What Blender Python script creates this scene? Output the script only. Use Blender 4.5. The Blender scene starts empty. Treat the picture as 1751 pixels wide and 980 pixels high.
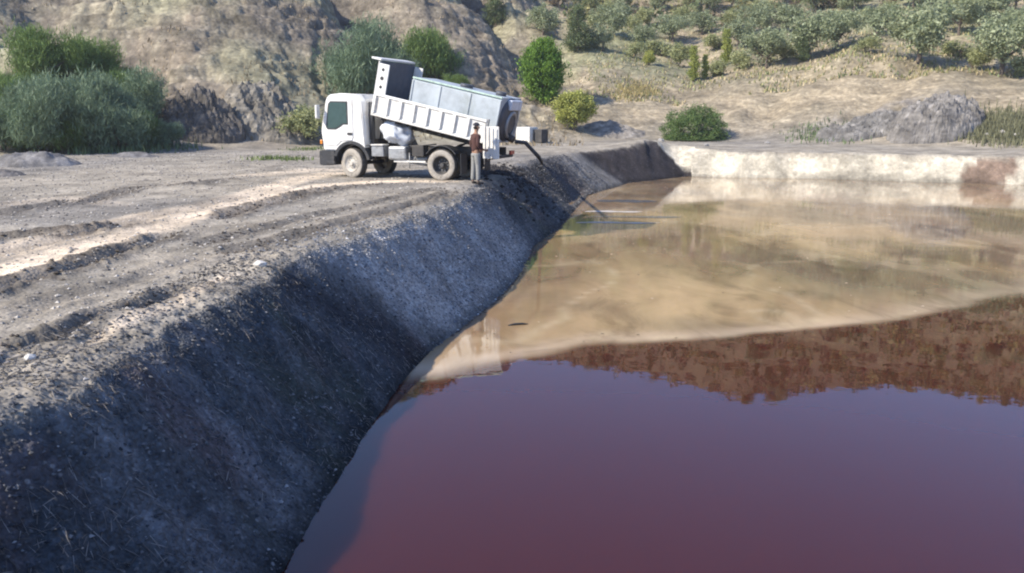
import bpy, bmesh, math, random
import numpy as np
from mathutils import Matrix, Vector

random.seed(7)
R = math.radians
sc = bpy.context.scene
col = sc.collection

# ------------------------------------------------------------------ camera, world, sun, exposure
CAM_H, PITCH, FOC = 3.7, R(11.45), 1457.0
cam = bpy.data.cameras.new('camera')
cam.sensor_width = 36
cam.lens = 36 * FOC / 1751
cam.clip_start = 0.05
cam.clip_end = 3000
camo = bpy.data.objects.new('camera', cam)
camo.location = (0, 0, CAM_H)
camo.rotation_euler = (R(90) - PITCH, 0, 0)
col.objects.link(camo)
sc.camera = camo
sc.render.resolution_x, sc.render.resolution_y = 1024, 573

SUN_EL = R(38)
SX, SY = -0.885, -0.466                      # horizontal direction towards the sun
SUN_AZ = math.atan2(SX, SY)                # clockwise from +Y
w = bpy.data.worlds.new('World')
sc.world = w
w.use_nodes = True
nt = w.node_tree
bg = nt.nodes['Background']
sky = nt.nodes.new('ShaderNodeTexSky')
sky.sky_type = 'NISHITA'
sky.sun_disc = False
sky.sun_elevation = SUN_EL
sky.sun_rotation = SUN_AZ
sky.air_density = 1.1
sky.dust_density = 0.3
sky.ozone_density = 4.0
tint = nt.nodes.new('ShaderNodeMix'); tint.data_type = 'RGBA'; tint.blend_type = 'MULTIPLY'; tint.inputs[0].default_value = 1
tint.inputs[7].default_value = (.89, .98, 1.20, 1)      # clear, deep blue sky, the same in every direction
nt.links.new(sky.outputs['Color'], tint.inputs[6]); nt.links.new(tint.outputs[2], bg.inputs['Color'])
bg.inputs['Strength'].default_value = 0.135

sl = bpy.data.lights.new('sun', 'SUN')
sl.energy = 5.0
sl.angle = R(0.6)
sl.color = (1.0, 0.905, 0.75)
so = bpy.data.objects.new('sun', sl)
to_sun = Vector((SX * math.cos(SUN_EL), SY * math.cos(SUN_EL), math.sin(SUN_EL)))
so.rotation_euler = to_sun.to_track_quat('Z', 'Y').to_euler()
so.location = (-40, -40, 60)
col.objects.link(so)

sc.view_settings.view_transform = 'Standard'
sc.view_settings.look = 'None'
sc.view_settings.exposure = 0.58
sc.view_settings.gamma = 1
sc.cycles.filter_width = 2.1
sc.cycles.max_bounces = 6
sc.cycles.transparent_max_bounces = 6

# ------------------------------------------------------------------ helpers: rays of the survey of the photograph, noise
CP, SP = math.cos(PITCH), math.sin(PITCH)
def ray(px, py):
    x = (px - 875.5) / FOC; y = (490 - py) / FOC
    return np.array([x, CP + y * SP, -SP + y * CP])
def onz(px, py, z):
    d = ray(px, py); t = (z - CAM_H) / d[2]
    return float(d[0] * t), float(d[1] * t)
def elev(px, py):
    d = ray(px, py)
    return math.atan2(d[2], math.hypot(d[0], d[1]))

def _hash(ix, iy, seed):
    h = (ix.astype(np.int64) * 374761393 + iy.astype(np.int64) * 668265263 + seed * 974711) & 0xffffffff
    h = ((h ^ (h >> 13)) * 1274126177) & 0xffffffff
    h = h ^ (h >> 16)
    return (h & 0xffff) / 65535.0
def vnoise(x, y, seed=0):
    x = np.asarray(x, float); y = np.asarray(y, float)
    ix = np.floor(x); iy = np.floor(y); fx = x - ix; fy = y - iy
    fx = fx * fx * (3 - 2 * fx); fy = fy * fy * (3 - 2 * fy)
    a = _hash(ix, iy, seed); b = _hash(ix + 1, iy, seed); c = _hash(ix, iy + 1, seed); d = _hash(ix + 1, iy + 1, seed)
    return (a * (1 - fx) + b * fx) * (1 - fy) + (c * (1 - fx) + d * fx) * fy
def fbm(x, y, octv=4, seed=0, gain=0.5):
    s = 0; a = 1; t = 0
    for i in range(octv):
        s = s + a * (vnoise(x, y, seed + i * 17) - 0.5) * 2; t += a; a *= gain
        x = x * 2.03 + 11.3; y = y * 2.03 + 5.7
    return s / t
def sstep(a, b, x):
    t = np.clip((x - a) / (b - a), 0, 1)
    return t * t * (3 - 2 * t)
def polydist(x, y, pts):
    """distance to an open polyline, and the running parameter 0..1 along it"""
    best = np.full(x.shape, 1e9); par = np.zeros(x.shape); n = len(pts) - 1
    for i in range(n):
        ax, ay = pts[i]; bx, by = pts[i + 1]
        dx, dy = bx - ax, by - ay; L = dx * dx + dy * dy
        t = np.clip(((x - ax) * dx + (y - ay) * dy) / L, 0, 1)
        d = np.hypot(x - ax - t * dx, y - ay - t * dy)
        m = d < best
        best = np.where(m, d, best); par = np.where(m, (i + t) / n, par)
    return best, par
def polysd(x, y, P):
    best, _ = polydist(x, y, P + [P[0]])
    ins = np.zeros(x.shape, bool)
    for i in range(len(P)):
        ax, ay = P[i]; bx, by = P[(i + 1) % len(P)]
        if ay == by: continue
        c = ((ay > y) != (by > y)) & (x < (bx - ax) * (y - ay) / (by - ay) + ax)
        ins ^= c
    return np.where(ins, -best, best)

# ------------------------------------------------------------------ terrain
SHORE = [(-2.1, 4.2), (-1.95, 5.4), (-1.9, 6.4), (-1.85, 7.44), (-1.74, 9.36), (-1.58, 11.37), (-1.34, 12.84), (-0.85, 14.75), (-0.25, 17.06), (0.25, 20.18),
         (0.61, 24.07), (1.5, 27.72), (2.44, 33.24), (3.54, 39.59), (6.41, 46.77), (10.45, 51.65)]
POND = SHORE + [(17.8, 49.8), (27.3, 45.6), (37, 41), (39, 30), (38, 12), (33, 4.0), (15, 3.6), (3, 3.8)]
WK = np.array([(4, 2.2), (6.4, 2.25), (9.4, 2.32), (11.4, 2.2), (13, 2.2), (15, 1.95), (18, 1.65), (21, 1.55), (24, 1.55), (28, 1.7), (33, 2.1), (40, 2.2), (47, 2.3), (52, 1.9)])
GUL_SLOPE = [([onz(470, 447, 1.7), onz(560, 520, .9), onz(722, 612, 0)], .5, .62),
             ([onz(850, 318, 1.7), (0.2, 26.0), onz(950, 385, 0)], .40, .9),
             ([onz(960, 280, 1.7), (3.1, 36.5), onz(1000, 335, 0)], .45, 1.3)]

# hill profiles: (photo column, [(range, row in the photo) or ('e', range, elevation in degrees)])
COLS = [
 (-700, [(46, 262), (52, 235), (62, 120), (80, 0), ('e', 130, 13), ('e', 190, 16)]),
 (-300, [(47, 260), (53, 235), (62, 120), (74, 0), ('e', 120, 13.5), ('e', 190, 17)]),
 (0,    [(48, 258), (53, 235), (61, 120), (71, 0), ('e', 115, 14), ('e', 190, 18)]),
 (250,  [(49, 256), (54, 230), (56, 175), (62, 110), (70, 0), ('e', 115, 14), ('e', 200, 18)]),
 (330,  [(50, 253), (53.5, 232), (54.8, 172), (57.5, 150), (69, 0), ('e', 115, 14), ('e', 200, 18)]),
 (440,  [(51, 250), (54.5, 228), (55.8, 170), (58, 150), (70, 0), ('e', 118, 14), ('e', 205, 18)]),
 (540,  [(53, 246), (56, 228), (58, 172), (62, 140), (74, 0), ('e', 120, 14), ('e', 210, 17.5)]),
 (640,  [(55, 244), (62, 185), (72, 60), (80, 0), ('e', 125, 13), ('e', 210, 17)]),
 (730,  [(56, 242), (64, 190), (76, 60), (84, 0), ('e', 130, 12.5), ('e', 215, 16.5)]),
 (840,  [(57, 240), (66, 195), (80, 90), (94, 0), ('e', 140, 11.5), ('e', 220, 14.5)]),
 (900,  [(58, 239), (68, 195), (84, 110), (108, 0), ('e', 150, 11.5), ('e', 220, 14.4)]),
 (960,  [(60, 238), (70, 190), (86, 110), (122, 0), ('e', 160, 11.5), ('e', 220, 14.6)]),
 (1060, [(64, 238), (72, 195), (86, 115), (95, 96), (124, 0), ('e', 160, 12), ('e', 220, 15)]),
 (1180, [(65, 238), (75, 180), (88, 128), (96, 100), (122, 0), ('e', 160, 12.3), ('e', 225, 15.8)]),
 (1300, [(64, 237), (71, 190), (81, 130), (92, 95), (118, 0), ('e', 160, 13), ('e', 225, 16.5)]),
 (1450, [(62, 236), (69, 190), (77, 120), (79, 96), (88, 80), (114, 0), ('e', 160, 13), ('e', 225, 15.4)]),
 (1600, [(60, 235), (66, 190), (75, 122), (80, 108), (112, 0), ('e', 160, 13), ('e', 225, 14.5)]),
 (1751, [(59, 234), (65, 190), (74, 140), (80, 115), (108, 0), ('e', 160, 12.5), ('e', 225, 14.6)]),
 (2100, [(58, 234), (64, 190), (74, 130), (108, 0), ('e', 160, 12.5), ('e', 225, 15.2)]),
 (2900, [(58, 236), (64, 200), (80, 130), (110, 30), ('e', 170, 12), ('e', 225, 15)]),
]
RG = np.linspace(40, 460, 841)
tab = []; azs = []; r0s = []
for px, prof in COLS:
    azs.append(math.atan((px - 875.5) / (FOC * 1.026)))
    rr = [0, 40]; zz = [1.72, 1.72]
    for k, e in enumerate(prof):
        if e[0] == 'e': r_, el = e[1], R(e[2])
        else: r_, el = e[0], elev(px, e[1])
        if k == 0: zz += [1.72]; rr += [r_]; r0s.append(r_); continue
        rr.append(r_); zz.append(CAM_H + r_ * math.tan(el))
    rr += [rr[-1] + 40, rr[-1] + 140, 460]; zz += [zz[-1] + 1, zz[-1] - 18, zz[-1] - 30]
    tab.append(np.interp(RG, rr, zz))
# behind the camera: low ground that rises gently
azs = [-math.pi, -2.1] + azs + [2.1, math.pi]
r0s = [120, 100] + r0s + [100, 120]
flat = np.interp(RG, [40, 110, 200, 460], [1.7, 2.5, 12, 10])
tab = [flat, flat] + tab + [flat, flat]
tab = np.array(tab); azs = np.array(azs); r0s = np.array(r0s)
AZG = np.linspace(-math.pi, math.pi, 2401)
T2 = np.array([np.interp(AZG, azs, tab[:, j]) for j in range(len(RG))]).T
kern = np.exp(-np.linspace(-2, 2, 13) ** 2); kern /= kern.sum()
T2 = np.apply_along_axis(lambda v: np.convolve(np.pad(v, 6, mode='edge'), kern, 'valid'), 0, T2)
def hill_h(az, r):
    fi = (az + math.pi) / (2 * math.pi) * 2400; i = np.clip(fi.astype(int), 0, 2399); fa = fi - i
    fj = np.clip((r - 40) / 420 * 840, 0, 839.999); j = fj.astype(int); fb = fj - j
    return (T2[i, j] * (1 - fa) + T2[i + 1, j] * fa) * (1 - fb) + (T2[i, j + 1] * (1 - fa) + T2[i + 1, j + 1] * fa) * fb

def march(px, py, f):
    d = ray(px, py); L = math.hypot(d[0], d[1])
    rs = np.concatenate([np.linspace(3, 40, 800), np.linspace(40, 300, 3000)])
    x = d[0] / L * rs; y = d[1] / L * rs; z = CAM_H + d[2] / L * rs
    g = f(x, y); m = np.nonzero(g >= z)[0]
    i = m[0] if len(m) else len(rs) - 1
    return float(x[i]), float(y[i]), float(g[i])
def h_base(x, y):
    r = np.hypot(x, y); return hill_h(np.arctan2(x, y), r)
GULLIES = []
for pts, dep, wid in [([(560, -60), (625, 0), (655, 40), (700, 85), (722, 130)], 5.2, 2.8),
                      ([(800, -60), (835, 0), (875, 50), (905, 90), (925, 118)], 5.5, 3.0),
                      ([(905, -30), (955, 30), (980, 70)], 1.8, 2.2),
                      ([(60, 20), (120, 70), (215, 110), (235, 190)], 1.5, 1.8),
                      ([(1380, 125), (1330, 160), (1290, 205)], .5, 1.2),
                      ([(1560, 115), (1500, 160), (1440, 205)], .5, 1.2)]:
    GULLIES.append(([march(a, b, h_base)[:2] for a, b in pts], dep, wid))

TR = 1.7
RUTS = [ # (points in the photo on the yard level, sunk depth, half width, windrow height, which side of it)
 ([(-90, 428), (0, 410), (90, 404), (180, 394), (225, 385)], .10, .20, .10),
 ([(-90, 520), (0, 494), (120, 462), (230, 425), (310, 399)], .10, .18, .09),
 ([(130, 352), (230, 326), (330, 318), (430, 304)], .05, .20, .06),
 ([(-60, 372), (60, 357), (130, 345)], .05, .2, .06),
 ([(0, 600), (60, 588), (150, 548), (250, 512), (335, 484)], .08, .13, .05),
 ([(370, 380), (430, 357), (500, 338), (560, 325), (640, 317)], .07, .22, .08),
 ([(380, 440), (480, 414), (600, 382), (700, 352), (800, 322)], .06, .18, .06),
 ([(330, 425), (430, 400), (560, 366), (680, 338), (750, 322)], .05, .16, .05),
 ([(-80, 450), (0, 438), (150, 402), (330, 357), (480, 324)], .04, .25, .03),
 ([(0, 545), (150, 500), (260, 470), (380, 432)], .035, .18, .03)]
RUTS = [([onz(a, b, TR) for a, b in p], d, w_, k) for p, d, w_, k in RUTS]
TRACKS = [([(-120, 505), (0, 472), (150, 428), (330, 374), (450, 340), (560, 318), (640, 312), (760, 311)], .50, 1.0),
          ([(-120, 430), (0, 440), (120, 405), (260, 372), (400, 345), (480, 318), (560, 297), (680, 300)], .6, .85),
          ([(0, 352), (100, 340), (200, 350)], .5, .35),
          ([(150, 585), (330, 497), (400, 470)], .12, .8),
          ([(440, 300), (540, 290), (620, 292)], .9, .6)]
TRACKS = [([onz(a, b, TR) for a, b in p], w_, k) for p, w_, k in TRACKS]

def terrain(x, y, full=False):
    x = np.asarray(x, float); y = np.asarray(y, float)
    r = np.hypot(x, y); az = np.arctan2(x, y)
    hh = hill_h(az, r)
    r0 = np.interp(az, azs, r0s)
    hm = sstep(-3, 9, r - r0)                                    # hill mask
    # hills: gullies, erosion, strata
    gd = np.zeros_like(x)
    for pts, dep, wid in GULLIES:
        d, t = polydist(x, y, pts)
        ww = wid * (1 + .4 * fbm(x * .25, y * .25, 2, 91))
        hh = hh - dep * np.exp(-(d / ww) ** 2) * (1 - sstep(.8, 1, t) * .6)
        gd = np.maximum(gd, np.exp(-(d / ww) ** 2))
    left = sstep(.085, .0, az)                                   # bare strata hill against the olive slope
    n1 = fbm(x * .09, y * .09, 4, 3); n2 = fbm(x * .35, y * .35, 4, 5); n3 = fbm(x * 1.3, y * 1.3, 3, 8)
    rid = 1 - np.abs(fbm(x * .16 + 3, y * .16, 4, 23)) * 2
    gly = np.abs(fbm((x * .96 + y * .1) * .22, (y * .3) * .10, 3, 191)); hh = hh - hm * left * .25 * np.exp(-(gly / .07) ** 2) * sstep(2, 12, r - r0)
    led = fbm(az * r * .22 + n1 * 1.5, r * 1.15 + n2 * 1.2, 3, 195); hh = hh + hm * left * .42 * led * sstep(0, 4, r - r0)
    hh = hh + hm * (n1 * 1.1 * sstep(0, 25, r - r0) + n2 * .45 + n3 * (.10 + .02 * left) + left * (rid - .5) * .25)
    st = hh * 1.15 + n1 * 3.0 + n2 * 1.2                                     # terraces of the strata
    hh = hh + hm * left * .20 * np.sin(st * 2 * math.pi / 1.3) * (0.5 + .5 * vnoise(x * .1, y * .1, 4))
    # yard
    near = r < 75
    zy = 1.72 + .05 * fbm(x * .3, y * .3, 3, 31) + .022 * fbm(x * 1.7, y * 1.7, 3, 33) + .012 * fbm(x * 6, y * 6, 2, 35)
    zy = zy - .28 * sstep(44, 47, y) * sstep(10, 14, x) * (1 - sstep(52, 64, r))
    zy = zy + .45 * np.exp(-(((x - 8.3) / 2.5) ** 2 + ((y - 52.5) / 2.5) ** 2))
    rut = np.zeros_like(x); wind = np.zeros_like(x); trk = np.zeros_like(x)
    m = np.nonzero((r < 60) & (x < 4))
    if m[0].size:
        xm, ym = x[m], y[m]
        a = np.zeros_like(xm); b = np.zeros_like(xm); c = np.zeros_like(xm); dz = np.zeros_like(xm)
        jx = xm + .12 * fbm(xm * 1.2, ym * 1.2, 2, 41); jy = ym + .12 * fbm(xm * 1.2, ym * 1.2, 2, 43)
        cl = .45 + .9 * vnoise(xm * 11, ym * 11, 44) * vnoise(xm * 3.2, ym * 3.2, 45) * 2
        for pts, dep, wid, wh in RUTS:
            d, t = polydist(jx, jy, pts)
            fade = sstep(0, .08, t) * (1 - sstep(.85, 1, t))
            g = np.exp(-(d / wid) ** 2) * fade; k = np.exp(-((d - wid * 1.6) / (wid * .7)) ** 2) * fade
            dz += -dep * g + wh * .7 * k * cl
            a = np.maximum(a, g * min(1, dep * 14)); b = np.maximum(b, k * min(1, wh * 9))
        for pts, wid, s in TRACKS:
            d, t = polydist(jx, jy, pts)
            g = (1 - sstep(wid * .45, wid * 1.25, d)) * s * sstep(0, .1, t + .1) * (1 - sstep(.9, 1, t) * .5)
            c = np.maximum(c, g)
        rut[m] = a; wind[m] = b; trk[m] = c; zy[m] += dz
    z = np.where(r < r0 - 4, zy, zy * (1 - hm) + hh * hm)
    # pond
    sd = np.full(x.shape, 99.0)
    m = np.nonzero((r < 75) & (x > -9) & (x < 46) & (y > -3))
    if m[0].size: sd[m] = polysd(x[m], y[m], POND)
    lf = (x < 11) & (y > 4.0) & (x < 6 + (y - 40) * .5 + 1)
    ww = np.where(lf, np.interp(y, WK[:, 0], WK[:, 1]), 1.5)
    farb = (y > 35) & (x > 8.3 + (53.3 - y) * 1.6 + .3 * fbm(x * 1.5, y * 1.5, 2, 55))
    ww = np.where((y > 45) & (x > 8), np.interp(x, [8, 10, 12.5, 14], [2.3, 2.2, 1.4, 1.15]) * (1 + .25 * fbm(x * .4, y * .1, 3, 56)), ww)
    ww = np.where(y < 4.2, .9, ww)
    ww = ww * (1 + .15 * fbm(x * .5, y * .5, 2, 51)); sdj = sd + .13 * fbm(x * .9, y * .9, 4, 53) + .03 * fbm(x * 5, y * 5, 2, 54)
    t = np.clip(sdj / ww, 0, 3)
    prof = np.clip(t, 0, 1) - .04 * np.exp(-((t - 1) / .10) ** 2)      # straight batter, rounded crest
    prof = np.where(sd < 0, np.clip(sd / ww, -.6, 0) * .8, prof)
    k = np.clip(sstep(1.25, 1.0, t), 0, 1)
    zb = z * prof
    rough = (.06 * fbm(x * 1.1, y * 1.1, 3, 61) + .03 * fbm(x * 6, y * 6, 3, 63) + .012 * fbm(x * 17, y * 17, 2, 65)) * sstep(0.02, .35, t) * (t < 1.6)
    zb = zb + rough
    for pts, dep, wid in GUL_SLOPE:
        mm = np.nonzero((np.abs(sd) < 4) & lf)
        if mm[0].size:
            d, tt = polydist(x[mm], y[mm], pts)
            zb[mm] -= dep * np.exp(-(d / wid) ** 2) * sstep(0, .25, t[mm]) * (1 - sstep(.95, 1.2, t[mm]))
    near_pond = sd < ww * 1.6
    z = np.where(near_pond, zb, z)
    if not full: return z
    return z, dict(sd=sd, t=t, ww=ww, hm=hm, r=r, az=az, rut=rut, wind=wind, trk=trk, gd=gd, left=left, n1=n1, n2=n2, n3=n3, farb=farb, r0=r0)

# polar sheet of ground round the camera, out beyond the skyline
th = np.concatenate([np.linspace(-180, -44, 60)[:-1], np.linspace(-44, 44, 861)[:-1], np.linspace(44, 180, 60)])
rr = [.25, .6, 1.0, 1.5]
while rr[-1] < 460: rr.append(rr[-1] + max(.028, rr[-1] * (.0068 if rr[-1] < 125 else .02)))
rr = np.array(rr)
TH, RR = np.meshgrid(np.radians(th), rr)
GX = RR * np.sin(TH); GY = RR * np.cos(TH)
GZ, M = terrain(GX, GY, True)
nr, ntn = GX.shape

def mixc(a, b, k):
    return a * (1 - k[..., None]) + b * k[..., None]
def C(*v): return np.array(v, float)
n_a = fbm(GX * .6, GY * .6, 4, 71); n_b = fbm(GX * 3.1, GY * 3.1, 3, 73); n_c = fbm(GX * .12, GY * .12, 3, 75)
yard = mixc(C(.285, .256, .212), C(.355, .312, .25), np.clip(.5 + n_a, 0, 1))
yard = mixc(yard, C(.215, .20, .182) + 0 * yard, np.clip(sstep(.05, .5, n_c), 0, 1) * .7)
yard = mixc(yard, C(.68, .56, .42) + 0 * yard, np.clip(M['trk'] * (1 + .25 * n_b), 0, 1))
yard = mixc(yard, C(.10, .085, .07) + 0 * yard, np.clip(M['wind'] * 1.3 * (.75 + .5 * n_b) , 0, .9))
yard = mixc(yard, C(.10, .085, .07) + 0 * yard, np.clip(M['rut'] * .85, 0, .85))
slope = mixc(C(.050, .060, .070), C(.120, .125, .130), np.clip(.45 + n_a * 1.1 + n_b * .3, 0, 1))
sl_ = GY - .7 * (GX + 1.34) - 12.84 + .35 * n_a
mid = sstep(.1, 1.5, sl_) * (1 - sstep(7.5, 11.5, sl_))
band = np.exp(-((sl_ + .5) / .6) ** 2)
slope = mixc(slope, C(.065, .075, .045) + 0 * slope, sstep(.1, .6, fbm(GX * .9, GY * .9, 3, 171)) * .5)
slope = mixc(slope, C(.125, .095, .095) + 0 * slope, sstep(.15, .6, fbm(GX * 1.3 + 9, GY * 1.3, 3, 172)) * .6)
slope = mixc(slope, C(.20, .20, .205) + 0 * slope, sstep(.05, .55, fbm(GX * 1.9 + 4, GY * 1.9, 4, 173)) * .6)
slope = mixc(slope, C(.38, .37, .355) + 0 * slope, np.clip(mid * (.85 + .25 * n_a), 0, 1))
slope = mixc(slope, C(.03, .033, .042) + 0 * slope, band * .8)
slope = mixc(slope, C(.085, .06, .05) + 0 * slope, np.clip(sstep(30, 36, GY) * (.5 + .3 * n_a), 0, 1))
slope = mixc(slope, C(.30, .275, .24) + 0 * slope, sstep(40.5, 42, GY) * (1 - sstep(45, 46.3, GY)) * .8)  # lit bulge painted in as a pale strip
slope = mixc(slope, C(.045, .038, .038) + 0 * slope, sstep(46, 47.2, GY) * .8)  # shade of the far corner face painted in dark
sk = sstep(1.06, .92, M['t'] + .05 * n_b)
farc = mixc(C(.56, .505, .40), C(.44, .40, .32), np.clip(.35 + n_a * .9 + n_b * .5, 0, 1))
# damp reddish scar in the pale bank, right side
px_, py_ = 25.9, 46.4
hb_ = np.clip(GZ / 1.5, 0, 1.2); scar = sstep(1.12, .8, np.abs(GX - px_ + 1.5 * (.6 - hb_) - .4) / (.55 + .70 * np.exp(-((hb_ - .45) / .38) ** 2)) + .25 * n_b) * (np.abs(GY - py_) < 3.5) * (1 - sstep(.85, 1.0, hb_))
farc = mixc(farc, C(.20, .135, .10) + 0 * farc, scar * .9)
c = mixc(yard, slope, np.where(M['farb'], 0, sk))
c = mixc(c, farc, np.where(M['farb'], sk, 0))
wet = sstep(.14, .0, M['t']) * (M['t'] < 1)
c = mixc(c, c * .45, wet)
# hills
bare = mixc(C(.275, .228, .17), C(.195, .168, .13), np.clip(.5 + M['n2'] * 1.2, 0, 1))
bare = mixc(bare, C(.37, .335, .23) + 0 * bare, np.clip(sstep(.0, .6, M['n1'] + .3 * M['n3']), 0, 1) * .75)
bare = mixc(bare, C(.13, .115, .10) + 0 * bare, np.clip(sstep(.15, .75, -M['n1'] + .5 * M['n3']), 0, 1) * .6)
dry = mixc(C(.32, .265, .185), C(.245, .21, .15), np.clip(.5 + M['n2'] * 1.3, 0, 1))
grs = mixc(dry, C(.22, .235, .13) + 0 * dry, np.clip(sstep(-.3, .3, M['n1'] + .5 * M['n3']), 0, 1) * sstep(74, 92, M['r']) * .7)
hc = mixc(grs, bare, M['left'])
hc = mixc(hc, C(.10, .09, .085) + 0 * hc, M['gd'] * .55 * M['left'])  # gully shade painted in as a darker tone
rk = np.zeros_like(GX)
cx0, cy0, cz0 = march(1470, 215, terrain)
rk = np.exp(-(((GX - cx0) / 4.5) ** 2 + ((GY - cy0) / 2.2) ** 2))
hc = mixc(hc, C(.22, .21, .21) + 0 * hc, np.clip(rk * 1.2 * (.7 + M['n3']), 0, 1))
led = fbm(M['az'] * M['r'] * .3 + M['n1'] * 2, M['r'] * 1.7 + M['n2'] * 2, 4, 197)
hc = mixc(hc, hc * .5, sstep(.16, .5, led) * M['left'] * .8)  # darker strokes paint in the shade of small ledges
hc = mixc(hc, C(.29, .285, .175) + 0 * hc, sstep(-.1, .4, fbm(GX * .12 + 7, GY * .12, 3, 198)) * M['left'] * .5)
hc = mixc(hc, C(.19, .145, .085) + 0 * hc, sstep(112, 130, M['r']) * .75 * (M['left'] < .5))
c = mixc(c, hc, M['hm'])
c = np.clip(c, .01, .8)

vid = np.arange(nr * ntn).reshape(nr, ntn)
quads = np.stack([vid[:-1, :-1], vid[1:, :-1], vid[1:, 1:], vid[:-1, 1:]], -1).reshape(-1, 4)
quads = quads[:, ::-1]
def fc(a): return (a[:-1, :-1] + a[1:, 1:]).reshape(-1) * .5
sdq, tq, hmq, fbq = fc(M['sd']), fc(M['t']), fc(M['hm']), M['farb'][:-1, :-1].reshape(-1)
region = np.zeros(len(quads), int)                       # 0 yard ground
region[(tq < 1.02) & (~fbq)] = 1                         # embankment slope
region[(tq < 1.02) & fbq] = 2                            # far bank
region[sdq < -.25] = 3                                   # pond bed
region[hmq > .5] = 4                                     # hills

# ------------------------------------------------------------------ materials
def newmat(name):
    m = bpy.data.materials.new(name); m.use_nodes = True
    t = m.node_tree; return m, t, t.nodes, t.links, t.nodes['Principled BSDF']
def N(nodes, t, **kw):
    n = nodes.new(t)
    for k, v in kw.items():
        if k in n.inputs: n.inputs[k].default_value = v
        else: setattr(n, k, v)
    return n
def ramp(nodes, links, fac, stops, interp='LINEAR'):
    r = nodes.new('ShaderNodeValToRGB'); r.color_ramp.interpolation = interp
    cr = r.color_ramp
    while len(cr.elements) < len(stops): cr.elements.new(.5)
    for e, (p, v) in zip(cr.elements, stops):
        e.position = p; e.color = (v, v, v, 1) if not isinstance(v, tuple) else (*v, 1)
    links.new(fac, r.inputs['Fac']); return r.outputs['Color']
def mul(nodes, links, a, b, f=1.0, mode='MULTIPLY'):
    m = nodes.new('ShaderNodeMix'); m.data_type = 'RGBA'; m.blend_type = mode
    if isinstance(f, (int, float)): m.inputs[0].default_value = f
    else: links.new(f, m.inputs[0])
    for s, v in ((6, a), (7, b)):
        if isinstance(v, tuple): m.inputs[s].default_value = (*v, 1)
        else: links.new(v, m.inputs[s])
    return m.outputs[2]

def soil_mat(name, pebble, fine, coarse, strata=False, bump=.03, speck=None, soft=1.0):
    def sr(st): return [(p_, 1 + (v_ - 1) * soft) for p_, v_ in st]
    m, t, n, l, p = newmat(name)
    at = N(n, 'ShaderNodeAttribute', attribute_name='albedo')
    tc = n.new('ShaderNodeTexCoord')
    mp = n.new('ShaderNodeMapping'); l.new(tc.outputs['Object'], mp.inputs['Vector'])
    if strata: mp.inputs['Scale'].default_value = (.35, .35, 1.5); mp.inputs['Rotation'].default_value = (.12, .1, 0)
    c1 = N(n, 'ShaderNodeTexNoise', Scale=coarse, Detail=6, Roughness=.65); l.new(mp.outputs[0], c1.inputs['Vector'])
    c2 = N(n, 'ShaderNodeTexNoise', Scale=fine, Detail=5, Roughness=.7); l.new(tc.outputs['Object'], c2.inputs['Vector'])
    v = N(n, 'ShaderNodeTexVoronoi', Scale=pebble); l.new(tc.outputs['Object'], v.inputs['Vector'])
    a = mul(n, l, at.outputs['Color'], ramp(n, l, c1.outputs['Fac'], [(.28, .55), (.5, .98), (.72, 1.45)]))
    a = mul(n, l, a, ramp(n, l, c2.outputs['Fac'], sr([(.3, .55), (.5, 1.0), (.7, 1.5)])))
    a = mul(n, l, a, ramp(n, l, v.outputs['Color'], sr([(0, .68), (.75, 1.05), (1, 1.6)])), .8)
    if speck:
        v2 = N(n, 'ShaderNodeTexVoronoi', Scale=speck); l.new(tc.outputs['Object'], v2.inputs['Vector'])
        s = ramp(n, l, v2.outputs['Color'], [(.80, 0.0), (.88, 1.0)])
        d = ramp(n, l, v2.outputs['Distance'], [(.25, 1.0), (.45, 0.0)])
        a = mul(n, l, a, (.25, .245, .24), mul(n, l, s, d), 'MIX')
    l.new(a, p.inputs['Base Color'])
    p.inputs['Roughness'].default_value = .95
    p.inputs['Specular IOR Level'].default_value = .15
    b = N(n, 'ShaderNodeBump', Strength=.8, Distance=bump)
    hh = mul(n, l, c2.outputs['Fac'], ramp(n, l, v.outputs['Distance'], [(0, 1.0), (.7, 0.0)]), .5, 'MIX')
    l.new(hh, b.inputs['Height']); l.new(b.outputs[0], p.inputs['Normal'])
    return m
m_yard = soil_mat('yard_gravel', 22, 9, .9, bump=.018, soft=.55)
m_slope = soil_mat('embankment_gravel', 26, 11, 1.3, bump=.045, speck=19)
m_bank = soil_mat('pale_clay_bank', 6, 3.0, .5, bump=.03, soft=.6)
m_hill = soil_mat('hill_soil', 3.2, 2.0, .9, strata=True, bump=.09, soft=.8)

def tag(o, label=None, cat=None, group=None, kind=None):
    if label: o['label'] = label
    if cat: o['category'] = cat
    if group: o['group'] = group
    if kind: o['kind'] = kind
    return o
def mesh_np(name, verts, faces, mat, smooth=True, cols=None, cname='albedo', parent=None, mats=None, midx=None):
    faces = np.asarray(faces); verts = np.asarray(verts, np.float32)
    me = bpy.data.meshes.new(name); k = faces.shape[1]
    me.vertices.add(len(verts)); me.vertices.foreach_set('co', verts.reshape(-1))
    me.loops.add(faces.size); me.loops.foreach_set('vertex_index', faces.reshape(-1).astype(np.int32))
    me.polygons.add(len(faces)); me.polygons.foreach_set('loop_start', (np.arange(len(faces)) * k).astype(np.int32))
    me.polygons.foreach_set('loop_total', np.full(len(faces), k, np.int32))
    me.polygons.foreach_set('use_smooth', np.full(len(faces), smooth))
    if cols is not None:
        a = me.color_attributes.new(cname, 'FLOAT_COLOR', 'POINT')
        a.data.foreach_set('color', np.concatenate([cols, np.ones((len(cols), 1))], 1).astype(np.float32).reshape(-1))
    me.update(); me.validate()
    for mm in (mats or [mat]): me.materials.append(mm)
    o = bpy.data.objects.new(name, me); col.objects.link(o)
    if parent: o.parent = parent
    return o
V = np.stack([GX, GY, GZ], -1).reshape(-1, 3); CC = c.reshape(-1, 3)
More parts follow.
